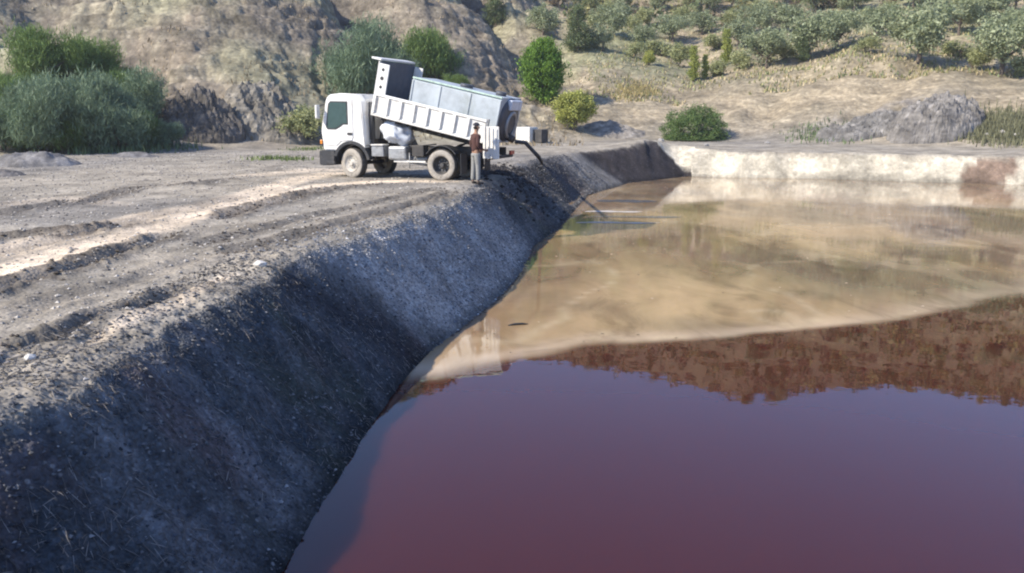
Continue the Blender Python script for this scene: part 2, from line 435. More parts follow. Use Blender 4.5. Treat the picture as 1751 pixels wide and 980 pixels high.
for rid, nm, mt in ((0, 'ground', m_yard), (1, 'embankment', m_slope), (2, 'far_bank', m_bank), (3, 'pond_bed', m_slope), (4, 'hillside', m_hill)):
    q = quads[region == rid]
    u, inv = np.unique(q.reshape(-1), return_inverse=True)
    o = mesh_np(nm, V[u], inv.reshape(-1, 4), mt, True, CC[u])
    tag(o, kind='structure')

# ------------------------------------------------------------------ water with the tan scum film on its far half
FE = np.array([(-3, 11.6), (-1.3, 11.9), (-1.0, 12.0), (0.0, 12.75), (1.2, 13.5), (3.7, 13.9), (4.9, 14.5), (6.7, 15.2), (8.5, 16.2), (10.2, 17.2), (14, 19.0), (40, 21.5)])
wx = np.arange(-5, 41, .2); wy = np.concatenate([np.arange(2.5, 24, .12), np.arange(24, 56, .3)])
WX, WY = np.meshgrid(wx, wy)
ye = np.interp(WX, FE[:, 0], FE[:, 1]) + .34 * fbm(WX * .7, WY * .7, 4, 81)
soft = np.interp(WX, [-2, 1, 4, 9, 14], [.9, .55, .35, .5, 1.2])
film = sstep(-.5, .5, (WY - ye) / soft)
rim = np.exp(-((WY - ye - soft * .35) / (.30 + .05 * np.abs(WX))) ** 2)
sw = fbm(WX * .35 + .6 * fbm(WX * .2, WY * .2, 2, 85), WY * .12, 4, 83)
gr = sstep(.0, .6, fbm(WX * .28, WY * .22, 3, 87) + .25 * sstep(7, 12, WX))
fcx = mixc(C(.315, .215, .12), C(.43, .305, .165), np.clip(.5 + sw * 1.3, 0, 1))
fcx = mixc(fcx, C(.20, .18, .125) + 0 * fcx, gr * .55)
fcx = mixc(fcx, C(.34, .235, .19) + 0 * fcx, np.clip(sstep(.1, .9, -sw * 1.5) , 0, 1) * .4)
fcx = mixc(fcx, C(.52, .40, .29) + 0 * fcx, np.clip(rim * (.8 + .4 * sw), 0, 1) * .75)
swl = np.abs(fbm(WX * .28 + .5 * fbm(WX * .3, WY * .15, 2, 185), WY * .16 + 4, 3, 183))
fcx = mixc(fcx, C(.55, .43, .27) + 0 * fcx, np.exp(-(swl / .035) ** 2) * film * .6)
fa = film * np.clip(.86 + .25 * sw + .2 * rim - .22 * gr, .35, 1)
wcol = np.clip(np.concatenate([fcx.reshape(-1, 3)], 1), 0, 1)
wid = np.arange(WX.size).reshape(WX.shape)
wq = np.stack([wid[:-1, :-1], wid[:-1, 1:], wid[1:, 1:], wid[1:, :-1]], -1).reshape(-1, 4)
m_w, t, n, l, p = newmat('pond_water')
p.inputs['Base Color'].default_value = (.062, .0115, .0045, 1)
p.inputs['Roughness'].default_value = .015
p.inputs['IOR'].default_value = 1.49
p.inputs['Subsurface Weight'].default_value = 1.0
p.inputs['Subsurface Radius'].default_value = (1.0, .7, .7)
p.inputs['Subsurface Scale'].default_value = 1.6
p.inputs['Specular Tint'].default_value = (1, .86, .95, 1)
pf = n.new('ShaderNodeBsdfPrincipled')
pf.inputs['Roughness'].default_value = .055; pf.inputs['IOR'].default_value = 1.34
af = N(n, 'ShaderNodeAttribute', attribute_name='albedo'); aa = N(n, 'ShaderNodeAttribute', attribute_name='film')
tc = n.new('ShaderNodeTexCoord')
mp = n.new('ShaderNodeMapping'); l.new(tc.outputs['Object'], mp.inputs['Vector']); mp.inputs['Scale'].default_value = (.7, .35, 1); mp.inputs['Rotation'].default_value = (0, 0, .25)
nz = N(n, 'ShaderNodeTexNoise', Scale=1.0, Detail=8, Roughness=.6, Distortion=1.2); l.new(mp.outputs[0], nz.inputs['Vector'])
l.new(mul(n, l, af.outputs['Color'], ramp(n, l, nz.outputs['Fac'], [(.3, .72), (.5, 1.0), (.7, 1.22)])), pf.inputs['Base Color'])
mx = n.new('ShaderNodeMixShader')
fac = mul(n, l, aa.outputs['Color'], ramp(n, l, nz.outputs['Fac'], [(.25, .7), (.45, 1.0)]))
l.new(fac, mx.inputs[0]); l.new(p.outputs[0], mx.inputs[1]); l.new(pf.outputs[0], mx.inputs[2])
l.new(mx.outputs[0], n['Material Output'].inputs['Surface'])
nb = N(n, 'ShaderNodeTexNoise', Scale=1.6, Detail=3, Roughness=.5); l.new(tc.outputs['Object'], nb.inputs['Vector'])
bp = N(n, 'ShaderNodeBump', Strength=.25, Distance=.007); l.new(nb.outputs['Fac'], bp.inputs['Height'])
l.new(bp.outputs[0], p.inputs['Normal']); l.new(bp.outputs[0], pf.inputs['Normal'])
wo = mesh_np('water', np.stack([WX, WY, 0 * WX], -1).reshape(-1, 3), wq, m_w, True, wcol)
ft = wo.data.attributes.new('film', 'FLOAT', 'POINT'); ft.data.foreach_set('value', fa.reshape(-1).astype(np.float32))
tag(wo, kind='structure')

def simple(name, colr, rough=.6, metal=0, noise=.25, scale=8, spec=.4, dirt=None):
    m, t, n, l, p = newmat(name)
    tc = n.new('ShaderNodeTexCoord'); z = N(n, 'ShaderNodeTexNoise', Scale=scale, Detail=6, Roughness=.65)
    l.new(tc.outputs['Object'], z.inputs['Vector'])
    a = mul(n, l, tuple(colr), ramp(n, l, z.outputs['Fac'], [(.3, 1 - noise), (.5, 1.0), (.72, 1 + noise * .7)]))
    if dirt:
        z2 = N(n, 'ShaderNodeTexNoise', Scale=scale * .35, Detail=8, Roughness=.75); l.new(tc.outputs['Object'], z2.inputs['Vector'])
        a = mul(n, l, a, tuple(dirt), ramp(n, l, z2.outputs['Fac'], [(.52, 0.0), (.68, .8)]), 'MIX')
    l.new(a, p.inputs['Base Color'])
    l.new(ramp(n, l, z.outputs['Fac'], [(.3, max(rough - .1, 0)), (.7, min(rough + .15, 1))]), p.inputs['Roughness'])
    p.inputs['Metallic'].default_value = metal; p.inputs['Specular IOR Level'].default_value = spec
    return m

# ------------------------------------------------------------------ scattered stones, straw, tufts (nobody could count them)
rng = np.random.default_rng(5)
def stones_mesh(name, X, Y, S, mat, cols, sink=.25):
    # a squashed, jittered octahedron-like stone with 8 faces each
    Z = terrain(X, Y)
    base = np.array([(1, 0, 0), (0, 1, 0), (-1, 0, 0), (0, -1, 0), (0, 0, 1), (0, 0, -1)], float)
    n_ = len(X); vv = base[None] * (1 + .45 * (rng.random((n_, 6, 1)) - .5)) + .22 * (rng.random((n_, 6, 3)) - .5)
    vv *= S[:, None, None] * np.array([1, .8, .55])
    a = rng.random(n_) * 6.28; ca, sa = np.cos(a)[:, None], np.sin(a)[:, None]
    x = vv[..., 0] * ca - vv[..., 1] * sa; y = vv[..., 0] * sa + vv[..., 1] * ca
    P = np.stack([x + X[:, None], y + Y[:, None], vv[..., 2] + (Z + S * (.55 - sink) * .5)[:, None]], -1).reshape(-1, 3)
    f = np.array([(0, 1, 4), (1, 2, 4), (2, 3, 4), (3, 0, 4), (1, 0, 5), (2, 1, 5), (3, 2, 5), (0, 3, 5)])
    F = (f[None] + (np.arange(n_) * 6)[:, None, None]).reshape(-1, 3)
    return mesh_np(name, P, F, mat, False, np.repeat(cols, 6, 0))
def vc_mat(name, rough=.9, trans=0.0, attr='albedo', spec=.2):
    m, t, n, l, p = newmat(name)
    at = N(n, 'ShaderNodeAttribute', attribute_name=attr)
    l.new(at.outputs['Color'], p.inputs['Base Color']); p.inputs['Roughness'].default_value = rough
    p.inputs['Specular IOR Level'].default_value = spec
    if trans:
        tr = n.new('ShaderNodeBsdfTranslucent'); l.new(at.outputs['Color'], tr.inputs['Color'])
        mx = n.new('ShaderNodeMixShader'); mx.inputs[0].default_value = trans
        l.new(p.outputs[0], mx.inputs[1]); l.new(tr.outputs[0], mx.inputs[2]); l.new(mx.outputs[0], n['Material Output'].inputs['Surface'])
    return m
m_stone = vc_mat('stone', .9); m_straw = vc_mat('straw', .85, .2); m_leaf = vc_mat('leaves', .6, .3, spec=.25)

# embankment gravel
n_ = 20000
yy = 3.5 + 40 * rng.random(n_) ** 1.8; sx = np.interp(yy, [p_[1] for p_ in SHORE], [p_[0] for p_ in SHORE]); ww = np.interp(yy, WK[:, 0], WK[:, 1])
xx = sx - ww * 1.1 * rng.random(n_)
g = rng.random(n_); cb = np.where(g[:, None] < .6, np.array([.07, .074, .084]), np.where(g[:, None] < .965, np.array([.145, .142, .14]), np.array([.30, .29, .28]))) * (.6 + .8 * rng.random((n_, 1)))
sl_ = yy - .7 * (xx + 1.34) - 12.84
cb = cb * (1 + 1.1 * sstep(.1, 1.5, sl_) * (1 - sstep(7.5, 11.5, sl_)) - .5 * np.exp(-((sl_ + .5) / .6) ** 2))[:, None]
o = stones_mesh('embankment_gravel', xx, yy, .007 + .022 * rng.random(n_) ** 3.5 + .0006 * yy, m_stone, cb)
tag(o, 'loose dark gravel covering the inner slope of the embankment', 'gravel', kind='stuff')
# yard gravel
n_ = 11000
yy = 4 + 42 * rng.random(n_) ** 1.4; xx = -3.6 - rng.random(n_) * yy * .62 + np.clip((yy - 14) * .18, 0, 4)
g = rng.random(n_); cb = np.where(g[:, None] < .4, np.array([.20, .18, .165]), np.array([.38, .35, .31])) * (.6 + .8 * rng.random((n_, 1)))
ok = polysd(xx, yy, POND) > 1.8
o = stones_mesh('yard_gravel', xx[ok], yy[ok], (.006 + .03 * rng.random(n_) ** 4 + .0007 * yy)[ok], m_stone, cb[ok])
tag(o, 'small loose stones strewn over the grey yard', 'gravel', kind='stuff')
# clods along the ruts
X = []; Y = []; S = []
for (pts, dep, wid, wh) in RUTS:
    if wh < .05: continue
    P = np.array(pts); L = np.hypot(*np.diff(P, axis=0).T); k = int(L.sum() * 60 * wh / .1)
    k = min(k, 1400)
    t = rng.random(k) * (len(P) - 1); i = np.minimum(t.astype(int), len(P) - 2); f = (t - i)[:, None]
    q = P[i] * (1 - f) + P[i + 1] * f; q += rng.normal(0, 1, (k, 2)) * wid * .85
    X += list(q[:, 0]); Y += list(q[:, 1]); S += list((.015 + .04 * rng.random(k) ** 2) * (.6 + wh * 4))
X, Y, S = map(np.array, (X, Y, S))
o = stones_mesh('soil_clods', X, Y, S, m_stone, np.array([.105, .088, .072]) * (.6 + .8 * rng.random((len(X), 1))))
tag(o, 'dark crumbled soil clods heaped along the wheel ruts', 'soil', kind='stuff')
# straw on the slope and crest
def blades(name, X, Y, L, W, up, mat, cols, lean=.6, kind='stuff'):
    Z = terrain(X, Y); n_ = len(X); a = rng.random(n_) * 6.28
    dx, dy = np.cos(a) * L * (1 - up), np.sin(a) * L * (1 - up); dz = L * up
    px, py = -np.sin(a) * W, np.cos(a) * W
    e = 1.2
    Z2 = np.where(up < .3, terrain(X + dx, Y + dy), Z)
    P = np.stack([np.stack([X - px, Y - py, Z + .006], -1), np.stack([X + px, Y + py, Z + .006], -1),
                  np.stack([X + dx * .55 + px * .7, Y + dy * .55 + py * .7, Z * .45 + Z2 * .55 + dz * .6 + .014], -1),
                  np.stack([X + dx, Y + dy, Z2 + dz + .008], -1)], 1).reshape(-1, 3)
    F = (np.array([(0, 1, 2, 3)])[None] + (np.arange(n_) * 4)[:, None, None]).reshape(-1, 4)
    return mesh_np(name, P, F, mat, False, np.repeat(cols, 4, 0))
n_ = 9000
yy = 3.8 + 13 * rng.random(n_) ** 1.4; sx = np.interp(yy, [p_[1] for p_ in SHORE], [p_[0] for p_ in SHORE]); xx = sx - 2.5 * rng.random(n_)
pk = vnoise(xx * 1.1, yy * 1.1, 7) > .42
cb = np.array([.34, .31, .28]) * (.35 + .9 * rng.random((n_, 1)) ** 2)
o = blades('straw_litter', xx[pk], yy[pk], (.05 + .13 * rng.random(n_) ** 2)[pk], .0032, np.full(pk.sum(), .12), m_straw, cb[pk])
tag(o, 'dry straw and stalks scattered on the dark slope', 'straw', kind='stuff')
# dry grass over the olive slope and along the foot of the hills
def region_pts(n_, pxr, pyr):
    px = pxr[0] + (pxr[1] - pxr[0]) * rng.random(n_); az = np.arctan((px - 875.5) / (FOC * 1.026)); return az
n_ = 26000
az = region_pts(n_, (1000, 2050), 0); r_ = 76 + 100 * rng.random(n_) ** 1.5
xx, yy = r_ * np.sin(az), r_ * np.cos(az); pk = vnoise(xx * .35, yy * .35, 9) + .4 * vnoise(xx * 1.7, yy * 1.7, 10) > .62
grn = rng.random(n_)[:, None]
cb = np.where(grn < .45, np.array([.48, .40, .24]), np.where(grn < .8, np.array([.30, .30, .13]), np.array([.20, .24, .12]))) * (.6 + .7 * rng.random((n_, 1)))
o = blades('hillside_grass', xx[pk], yy[pk], (.18 + .3 * rng.random(n_))[pk], .07, np.full(pk.sum(), .75), m_straw, cb[pk])
tag(o, 'dry yellow and green grass tufts between the olive trees', 'grass', kind='stuff')
n_ = 12000
az = region_pts(n_, (-400, 1000), 0); r_ = 54 + 60 * rng.random(n_) ** 1.3
xx, yy = r_ * np.sin(az), r_ * np.cos(az); pk = vnoise(xx * .3, yy * .3, 19) > .5
cb = np.array([.36, .29, .19]) * (.5 + .7 * rng.random((n_, 1)))
o = blades('dry_scrub', xx[pk], yy[pk], (.2 + .3 * rng.random(n_))[pk], .05, np.full(pk.sum(), .7), m_straw, cb[pk])
tag(o, 'sparse dry stalks on the bare brown hill behind the truck', 'scrub', kind='stuff')

def patch_blades(name, spots, L, W, up, colr, label, cat):
    X = []; Y = []
    for px, py, rad, k in spots:
        x0, y0, z0 = march(px, py, terrain)
        X.append(x0 + rng.normal(0, 1, k) * rad); Y.append(y0 + rng.normal(0, 1, k) * rad * 1.3)
    X = np.concatenate(X); Y = np.concatenate(Y); k = len(X)
    cb = np.array(colr) * (.55 + .8 * rng.random((k, 1)))
    o = blades(name, X, Y, L * (.5 + rng.random(k)), W, np.full(k, up), m_straw, cb)
    tag(o, label, cat, kind='stuff')
patch_blades('green_weeds', [(462, 272, .5, 200), (505, 274, .35, 110), (530, 256, .6, 200)], .18, .025, .8, (.17, .22, .08), 'low green weeds on the gravel left of the truck', 'weeds')
patch_blades('dry_reeds', [(1690, 222, .9, 1300), (1740, 224, 1.1, 1700), (1800, 224, 1.1, 1200), (1715, 215, 1.2, 900)], .45, .035, .85, (.20, .20, .12), 'olive-brown reeds at the right end behind the pale bank', 'reeds')
patch_blades('yellow_straw_grass', [(1075, 160, .8, 500), (1095, 158, .7, 500), (1100, 150, .9, 250)], .4, .03, .8, (.42, .35, .17), 'yellow dry grass patch on the slope right of the yellow-green shrub', 'grass')
patch_blades('bank_weeds', [(180, 256, .7, 420), (150, 262, .5, 200), (225, 258, .8, 300), (290, 254, .8, 150), (1400, 232, 1.0, 350), (1445, 234, .8, 200)], .4, .04, .85, (.15, .20, .10), 'low green weeds along the foot of the hill', 'weeds')

# bits of straw and crust afloat on the scum and along the waterline
def floats(name, X, Y, S, cols, label, cat):
    k = len(X); a = rng.random(k) * 6.28; n5 = 5
    P = []
    ang = np.arange(n5) / n5 * 6.28
    rr_ = S[:, None] * (.5 + .8 * rng.random((k, n5)))
    x = X[:, None] + rr_ * np.cos(ang + a[:, None]); y = Y[:, None] + rr_ * np.sin(ang + a[:, None]) * .6
    top = np.stack([X, Y, .008 + S * .18], -1)[:, None]
    P = np.concatenate([np.stack([x, y, np.full_like(x, .003)], -1), top], 1).reshape(-1, 3)
    f = np.array([(i, (i + 1) % n5, n5) for i in range(n5)]); F = (f[None] + (np.arange(k) * (n5 + 1))[:, None, None]).reshape(-1, 3)
    tag(mesh_np(name, P, F, m_stone, False, np.repeat(cols, n5 + 1, 0)), label, cat, kind='stuff')
k = 200; yy = 12.6 + 34 * rng.random(k) ** 1.6; xx = -1 + (yy * .62 + 1) * rng.random(k) ** 1.2
ok = polysd(xx, yy, POND) < -.25
ok &= yy > np.interp(xx, FE[:, 0], FE[:, 1]) + .1
g = rng.random((k, 1)); cb = np.where(g < .5, np.array([.16, .13, .09]), np.array([.44, .35, .25]))
floats('floating_scum_bits', xx[ok], yy[ok], (.012 + .03 * rng.random(k) ** 3 + .0006 * yy)[ok], cb[ok], 'small flecks of straw and crust floating on the tan scum', 'debris')
k = 900; yy = 14 + 33 * rng.random(k) ** 1.5; xx = np.interp(yy, [p_[1] for p_ in SHORE], [p_[0] for p_ in SHORE]) + .0 + .07 * np.abs(rng.normal(size=k)) * (vnoise(yy * 1.3, yy * 0, 99) + .15)
g = rng.random((k, 1)); cb = np.where(g < .6, np.array([.05, .04, .04]), np.array([.20, .15, .11]))
floats('waterline_crust', xx, yy, .012 + .03 * rng.random(k) ** 2, cb, 'dark crust and bits of debris along the foot of the embankment', 'debris')

# individual pale stones
def blob(name, seed, size, mat, sq=(1, .8, .6), sub=2, amp=.25, cuts=True):
    bm = bmesh.new(); bmesh.ops.create_icosphere(bm, subdivisions=sub, radius=1)
    rs = random.Random(seed); off = Vector((rs.random() * 50, rs.random() * 50, rs.random() * 50))
    from mathutils import noise as mn
    for v in bm.verts:
        k = 1 + amp * mn.noise(v.co * 1.4 + off) * 1.6 + amp * .5 * mn.noise(v.co * 3.5 + off)
        v.co = Vector((v.co.x * sq[0], v.co.y * sq[1], v.co.z * sq[2])) * k * size
    me = bpy.data.meshes.new(name); bm.to_mesh(me); bm.free(); me.materials.append(mat)
    o = bpy.data.objects.new(name, me); col.objects.link(o); return o
m_pale = simple('pale_stone', (.62, .59, .54), .9, noise=.3, scale=9, dirt=(.35, .31, .27))
m_greyst = simple('grey_stone', (.30, .29, .28), .9, noise=.35, scale=9, dirt=(.2, .18, .16))
for i, (px, py, s, lab) in enumerate([
    (445, 456, .085, 'white stone on the crest of the embankment above the dark hollow'),
    (52, 616, .055, 'white pebble on the crest at the left edge'),
    (1552, 233, .26, 'pale stone below the grey rock outcrop, leftmost of the row'),
    (1580, 236, .14, 'tiny pale stone, second from the left of the row on the far bank'),
    (1622, 234, .20, 'pale stone under the right end of the rock outcrop'),
    (1664, 235, .17, 'pale stone just right of the rock outcrop'),
    (1688, 233, .22, 'pale stone in front of the left end of the reeds'),
    (1714, 230, .30, 'largest pale stone, in front of the reeds on the far bank'),
    (1738, 233, .24, 'pale stone at the far right edge of the far bank'),
    (1312, 246, .20, 'small dark grey stone alone on the far track'),
    (1208, 250, .18, 'small grey stone on the far track below the round bush'),
    (1130, 242, .28, 'grey stone at the far left corner of the pond')]):
    x0, y0, z0 = march(px, py, terrain)
    o = blob('stone', i, s, m_pale if i < 9 else m_greyst, sub=2)
    o.location = (x0, y0, z0 + s * .25); o.rotation_euler = (0, 0, i * 1.3)
    tag(o, lab, 'stone', 'loose stones round the pond')

# ------------------------------------------------------------------ rock outcrop and heaps
def heap(name, px, py, sx_, sy_, h, mat, colr, label, cat, seed, rough=.2, group=None, ridge=0):
    x0, y0, z0 = march(px, py, terrain)
    n1_ = 70; g = np.linspace(-1.25, 1.25, n1_); A, B = np.meshgrid(g, g)
    q = np.hypot(A, B); k = np.clip(1 - q ** 2 + .25 * fbm(A * 2, B * 2, 3, seed), -.3, 2); k = np.where(k > 0, np.abs(k) ** .45, k) if ridge else k
    X_ = x0 + A * sx_; Y_ = y0 + B * sy_
    H = h * np.maximum(k, -.2) * (1 + rough * fbm(A * 5, B * 5, 4, seed + 3) * 1.5)
    if ridge:
        H += (k > 0.02) * ridge * h * (np.abs(fbm(A * 6 + B * 3, A * .5, 3, seed + 5)) * 1.6 - .35) * np.clip(k * 3, 0, 1)
        H += (k > .02) * .18 * h * fbm(A * 12, B * 12, 3, seed + 7)
    Z_ = terrain(X_, Y_) + H - .05
    cb = np.array(colr) * (.8 + .35 * fbm(A * 6, B * 6, 4, seed + 9))[..., None]
    idx = np.arange(A.size).reshape(A.shape)
    q = np.stack([idx[:-1, :-1], idx[:-1, 1:], idx[1:, 1:], idx[1:, :-1]], -1).reshape(-1, 4)
    kk = np.maximum.reduce([k.reshape(-1)[q[:, i]] for i in range(4)])
    q = q[kk > -.12]; u, inv = np.unique(q.reshape(-1), return_inverse=True)
    P = np.stack([X_ - x0, Y_ - y0, Z_ - z0], -1).reshape(-1, 3)[u]
    o = mesh_np(name, P, inv.reshape(-1, 4), mat, not ridge, cb.reshape(-1, 3)[u]); o.location = (x0, y0, z0)
    return tag(o, label, cat, group)
heap('gravel_heap', 62, 283, 1.7, 1.3, .62, m_yard, (.23, .22, .215), 'larger dark gravel heap at the left edge in front of the feathery shrub', 'gravel heap', 3, group='gravel heaps on the yard')
heap('gravel_heap', 228, 268, 1.4, .9, .26, m_yard, (.21, .20, .195), 'low gravel heap right of the larger heap, under the shrub shade', 'gravel heap', 13, group='gravel heaps on the yard')
heap('gravel_heap', 5, 300, .8, .7, .22, m_yard, (.19, .175, .165), 'lowest small mound at the very left edge of the yard', 'gravel heap', 23, group='gravel heaps on the yard')
heap('rock_outcrop', 1600, 226, 3.0, 2.2, 2.1, m_hill, (.24, .225, .21), 'rounded grey furrowed rock outcrop behind the pale bank, left of the reeds', 'rock', 33, .07, ridge=.12)
heap('rock_outcrop', 1480, 228, 3.3, 1.6, .75, m_hill, (.22, .21, .20), 'low broken grey rock ledge left of the big outcrop', 'rock', 43, .5, ridge=.7)
heap('soil_mound', 1050, 228, 2.6, 1.8, .75, m_hill, (.30, .27, .235), 'low earth mound shaded beside the yellow-green shrub', 'earth mound', 53, .2)
heap('rock_outcrop', 470, 205, 3.2, 2.0, 1.1, m_hill, (.27, .245, .205), 'weathered rock ledge in the hill left of the truck cab', 'rock', 63, .4, ridge=.3)
heap('rock_outcrop', 345, 205, 2.4, 1.5, 1.2, m_hill, (.16, .145, .13), 'dark rock hump in the cut bank right of the shrubs', 'rock', 73, .5, ridge=.28)

# ------------------------------------------------------------------ vegetation
def tube_mesh(paths, mat, name):
    P = []; F = []; k = 7
    for pts in paths:
        base = len(P)
        for i, (x, y, z, r_) in enumerate(pts):
            a = Vector(pts[min(i + 1, len(pts) - 1)][:3]) - Vector(pts[max(i - 1, 0)][:3])
            a.normalize(); q = a.to_track_quat('Z', 'Y')
            for j in range(k):
                v = q @ Vector((math.cos(j / k * 6.283) * r_, math.sin(j / k * 6.283) * r_, 0)); P.append((x + v.x, y + v.y, z + v.z))
        for i in range(len(pts) - 1):
            for j in range(k):
                F.append((base + i * k + j, base + i * k + (j + 1) % k, base + (i + 1) * k + (j + 1) % k, base + (i + 1) * k + j))
    me = bpy.data.meshes.new(name); me.from_pydata(P, [], F); me.materials.append(mat)
    for p_ in me.polygons: p_.use_smooth = True
    return me
m_bark = simple('bark', (.13, .105, .085), .95, noise=.5, scale=14)
def crown_mesh(name, lobes, nclump, per, crad, ll, lw, c1, c2, seed, upright=0.0, shell=.55):
    g_ = np.random.default_rng(seed)
    lob = np.array(lobes, float); vol = np.prod(lob[:, 3:6], 1) ** .75; pr = vol / vol.sum()
    li = g_.choice(len(lob), nclump, p=pr); d = g_.normal(size=(nclump, 3)); d /= np.linalg.norm(d, axis=1)[:, None]
    rad = shell + (1 - shell) * g_.random(nclump) ** .5; rad *= (.74 + .48 * g_.random(nclump) ** 1.5)
    cen = lob[li, :3] + d * lob[li, 3:6] * rad[:, None]
    cen[:, 2] = np.maximum(cen[:, 2], .08)
    k = nclump * per
    cc = np.repeat(cen, per, 0) + g_.normal(size=(k, 3)) * crad * np.array([1, 1, .8])
    cc[:, 2] = np.maximum(cc[:, 2], .03)
    a = g_.normal(size=(k, 3)); a[:, 2] += upright * 3; a /= np.linalg.norm(a, axis=1)[:, None]
    if upright: a[:, :2] += np.repeat(d, per, 0)[:, :2] * .3 * upright; a /= np.linalg.norm(a, axis=1)[:, None]
    b = np.cross(a, g_.normal(size=(k, 3))); b /= np.linalg.norm(b, axis=1)[:, None]
    L = ll * (.6 + .8 * g_.random((k, 1))); W = lw * (.6 + .8 * g_.random((k, 1)))
    P = np.stack([cc - a * L * .5, cc + b * W * .5, cc + a * L * .5, cc - b * W * .5], 1).reshape(-1, 3)
    F = np.arange(k * 4).reshape(-1, 4)
    tt = np.repeat(g_.random(nclump), per) * .65 + g_.random(k) * .35
    cb = np.array(c1) * (1 - tt[:, None]) + np.array(c2) * tt[:, None]
    cb *= (.8 + .4 * g_.random((k, 1)))
    o = mesh_np(name, P, F, m_leaf, False, np.repeat(cb, 4, 0)); me = o.data; bpy.data.objects.remove(o)
    return me
def trunk_mesh(lobes, h, r_, seed, stems=1, spread=.3):
    rs = random.Random(seed); paths = []
    for s in range(stems):
        a = rs.random() * 6.28; sx_ = math.cos(a) * spread * (stems > 1) ; sy_ = math.sin(a) * spread * (stems > 1)
        top = (sx_ * 1.5 + rs.uniform(-.15, .15), sy_ * 1.5 + rs.uniform(-.15, .15), h)
        paths.append([(sx_ * .2, sy_ * .2, -.25, r_ * 1.35), (sx_ * .5, sy_ * .5, h * .35, r_), (sx_ + .06, sy_, h * .7, r_ * .85), (*top, r_ * .7)])
        for lb in rs.sample(lobes, min(len(lobes), 4)):
            mid = [(top[i] + lb[i]) / 2 + rs.uniform(-.15, .15) for i in range(3)]
            paths.append([(*top, r_ * .6), (*mid, r_ * .4), (lb[0], lb[1], lb[2], r_ * .15)])
    return tube_mesh(paths, m_bark, 'trunk')
KINDS = {}
def kind(key, n_var, build):
    KINDS[key] = [build(i) for i in range(n_var)]
def olive(i):
    rs = random.Random(100 + i)
    lobes = [(rs.uniform(-1.2, 1.2), rs.uniform(-1.2, 1.2), rs.uniform(1.7, 3.1), rs.uniform(.7, 1.15), rs.uniform(.7, 1.15), rs.uniform(.6, .95)) for _ in range(8)]
    return (crown_mesh('crown', lobes, 190, 26, .17, .20, .09, (.17, .21, .105), (.42, .46, .29), 200 + i), trunk_mesh(lobes, 1.3, .13, i))
def pale_bush(i):
    rs = random.Random(300 + i)
    lobes = [(rs.uniform(-.8, .8), rs.uniform(-.8, .8), rs.uniform(.5, 1.3), rs.uniform(.5, .9), rs.uniform(.5, .9), rs.uniform(.4, .7)) for _ in range(5)]
    return (crown_mesh('crown', lobes, 110, 24, .15, .20, .08, (.20, .23, .10), (.46, .47, .24), 400 + i), trunk_mesh(lobes, .5, .05, i, 3, .2))
def green_poplar(i):
    lobes = [(0, 0, 1.0, .4, .4, .8), (.1, 0, 2.2, .45, .45, .9), (0, .1, 3.2, .3, .3, .8)]
    return (crown_mesh('crown', lobes, 120, 24, .13, .22, .09, (.17, .22, .05), (.42, .44, .12), 500 + i, .6), trunk_mesh(lobes, 2.2, .06, i))
def dark_conifer(i):
    lobes = [(0, 0, .9, 1.2, 1.2, .8), (.1, 0, 1.9, 1.05, 1.05, .9), (0, .1, 3.0, .75, .75, .9), (0, 0, 3.9, .4, .4, .6)]
    return (crown_mesh('crown', lobes, 220, 26, .16, .20, .07, (.075, .10, .045), (.19, .24, .11), 600 + i, .3), trunk_mesh(lobes, 2.4, .11, i))
def tamarisk(i):
    rs = random.Random(700 + i)
    lobes = [(rs.uniform(-1.7, 1.7), rs.uniform(-1.2, 1.2), rs.uniform(.9, 2.5), rs.uniform(.7, 1.2), rs.uniform(.7, 1.1), rs.uniform(.7, 1.1)) for _ in range(9)]
    return (crown_mesh('crown', lobes, 420, 34, .22, .34, .035, (.10, .15, .085), (.27, .355, .225), 800 + i, .55, .45), trunk_mesh(lobes, .8, .07, i, 5, .5))
def broom(i):
    rs = random.Random(900 + i)
    lobes = [(rs.uniform(-1.3, 1.3), rs.uniform(-1, 1), rs.uniform(.8, 2.4), rs.uniform(.6, 1.0), rs.uniform(.6, .9), rs.uniform(.7, 1.0)) for _ in range(8)]
    return (crown_mesh('crown', lobes, 380, 34, .20, .30, .035, (.085, .135, .04), (.23, .33, .10), 950 + i, .7, .45), trunk_mesh(lobes, .8, .06, i, 5, .5))
def juniper(i):
    lobes = [(0, 0, 1.2, 1.1, 1.1, 1.1), (.1, 0, 2.0, 1.35, 1.25, 1.1), (-.15, 0, 2.9, 1.15, 1.05, .95), (.5, .2, 2.7, .8, .7, 1.0), (-.55, 0, 2.1, .8, .8, 1.0), (.05, 0, 3.4, .7, .7, .6)]
    return (crown_mesh('crown', lobes, 520, 40, .17, .20, .07, (.07, .15, .02), (.22, .36, .06), 1000 + i, .5, .6), trunk_mesh(lobes, 2.2, .13, i))
def yellow_shrub(i):
    lobes = [(0, 0, 1.5, 1.2, 1.1, 1.0), (.7, .1, 1.5, .9, .8, .8), (-.75, 0, 1.55, .8, .8, .8), (.1, 0, 2.2, .9, .8, .65), (-.3, -.2, 2.0, .7, .7, .6)]
    return (crown_mesh('crown', lobes, 330, 34, .16, .17, .09, (.22, .26, .06), (.55, .55, .17), 1100 + i, .1, .6), trunk_mesh(lobes, 1.0, .08, i, 3, .25))
def round_bush(i):
    lobes = [(0, 0, .35, 2.15, 1.9, 1.85)]
    return (crown_mesh('crown', lobes, 900, 30, .13, .13, .06, (.07, .12, .035), (.20, .28, .10), 1200 + i, .2, .86), trunk_mesh([(0, 0, 1.2, 1, 1, 1)], .8, .08, i, 4, .4))
kind('olive', 4, olive); kind('pale', 3, pale_bush); kind('poplar', 1, green_poplar); kind('conifer', 1, dark_conifer)
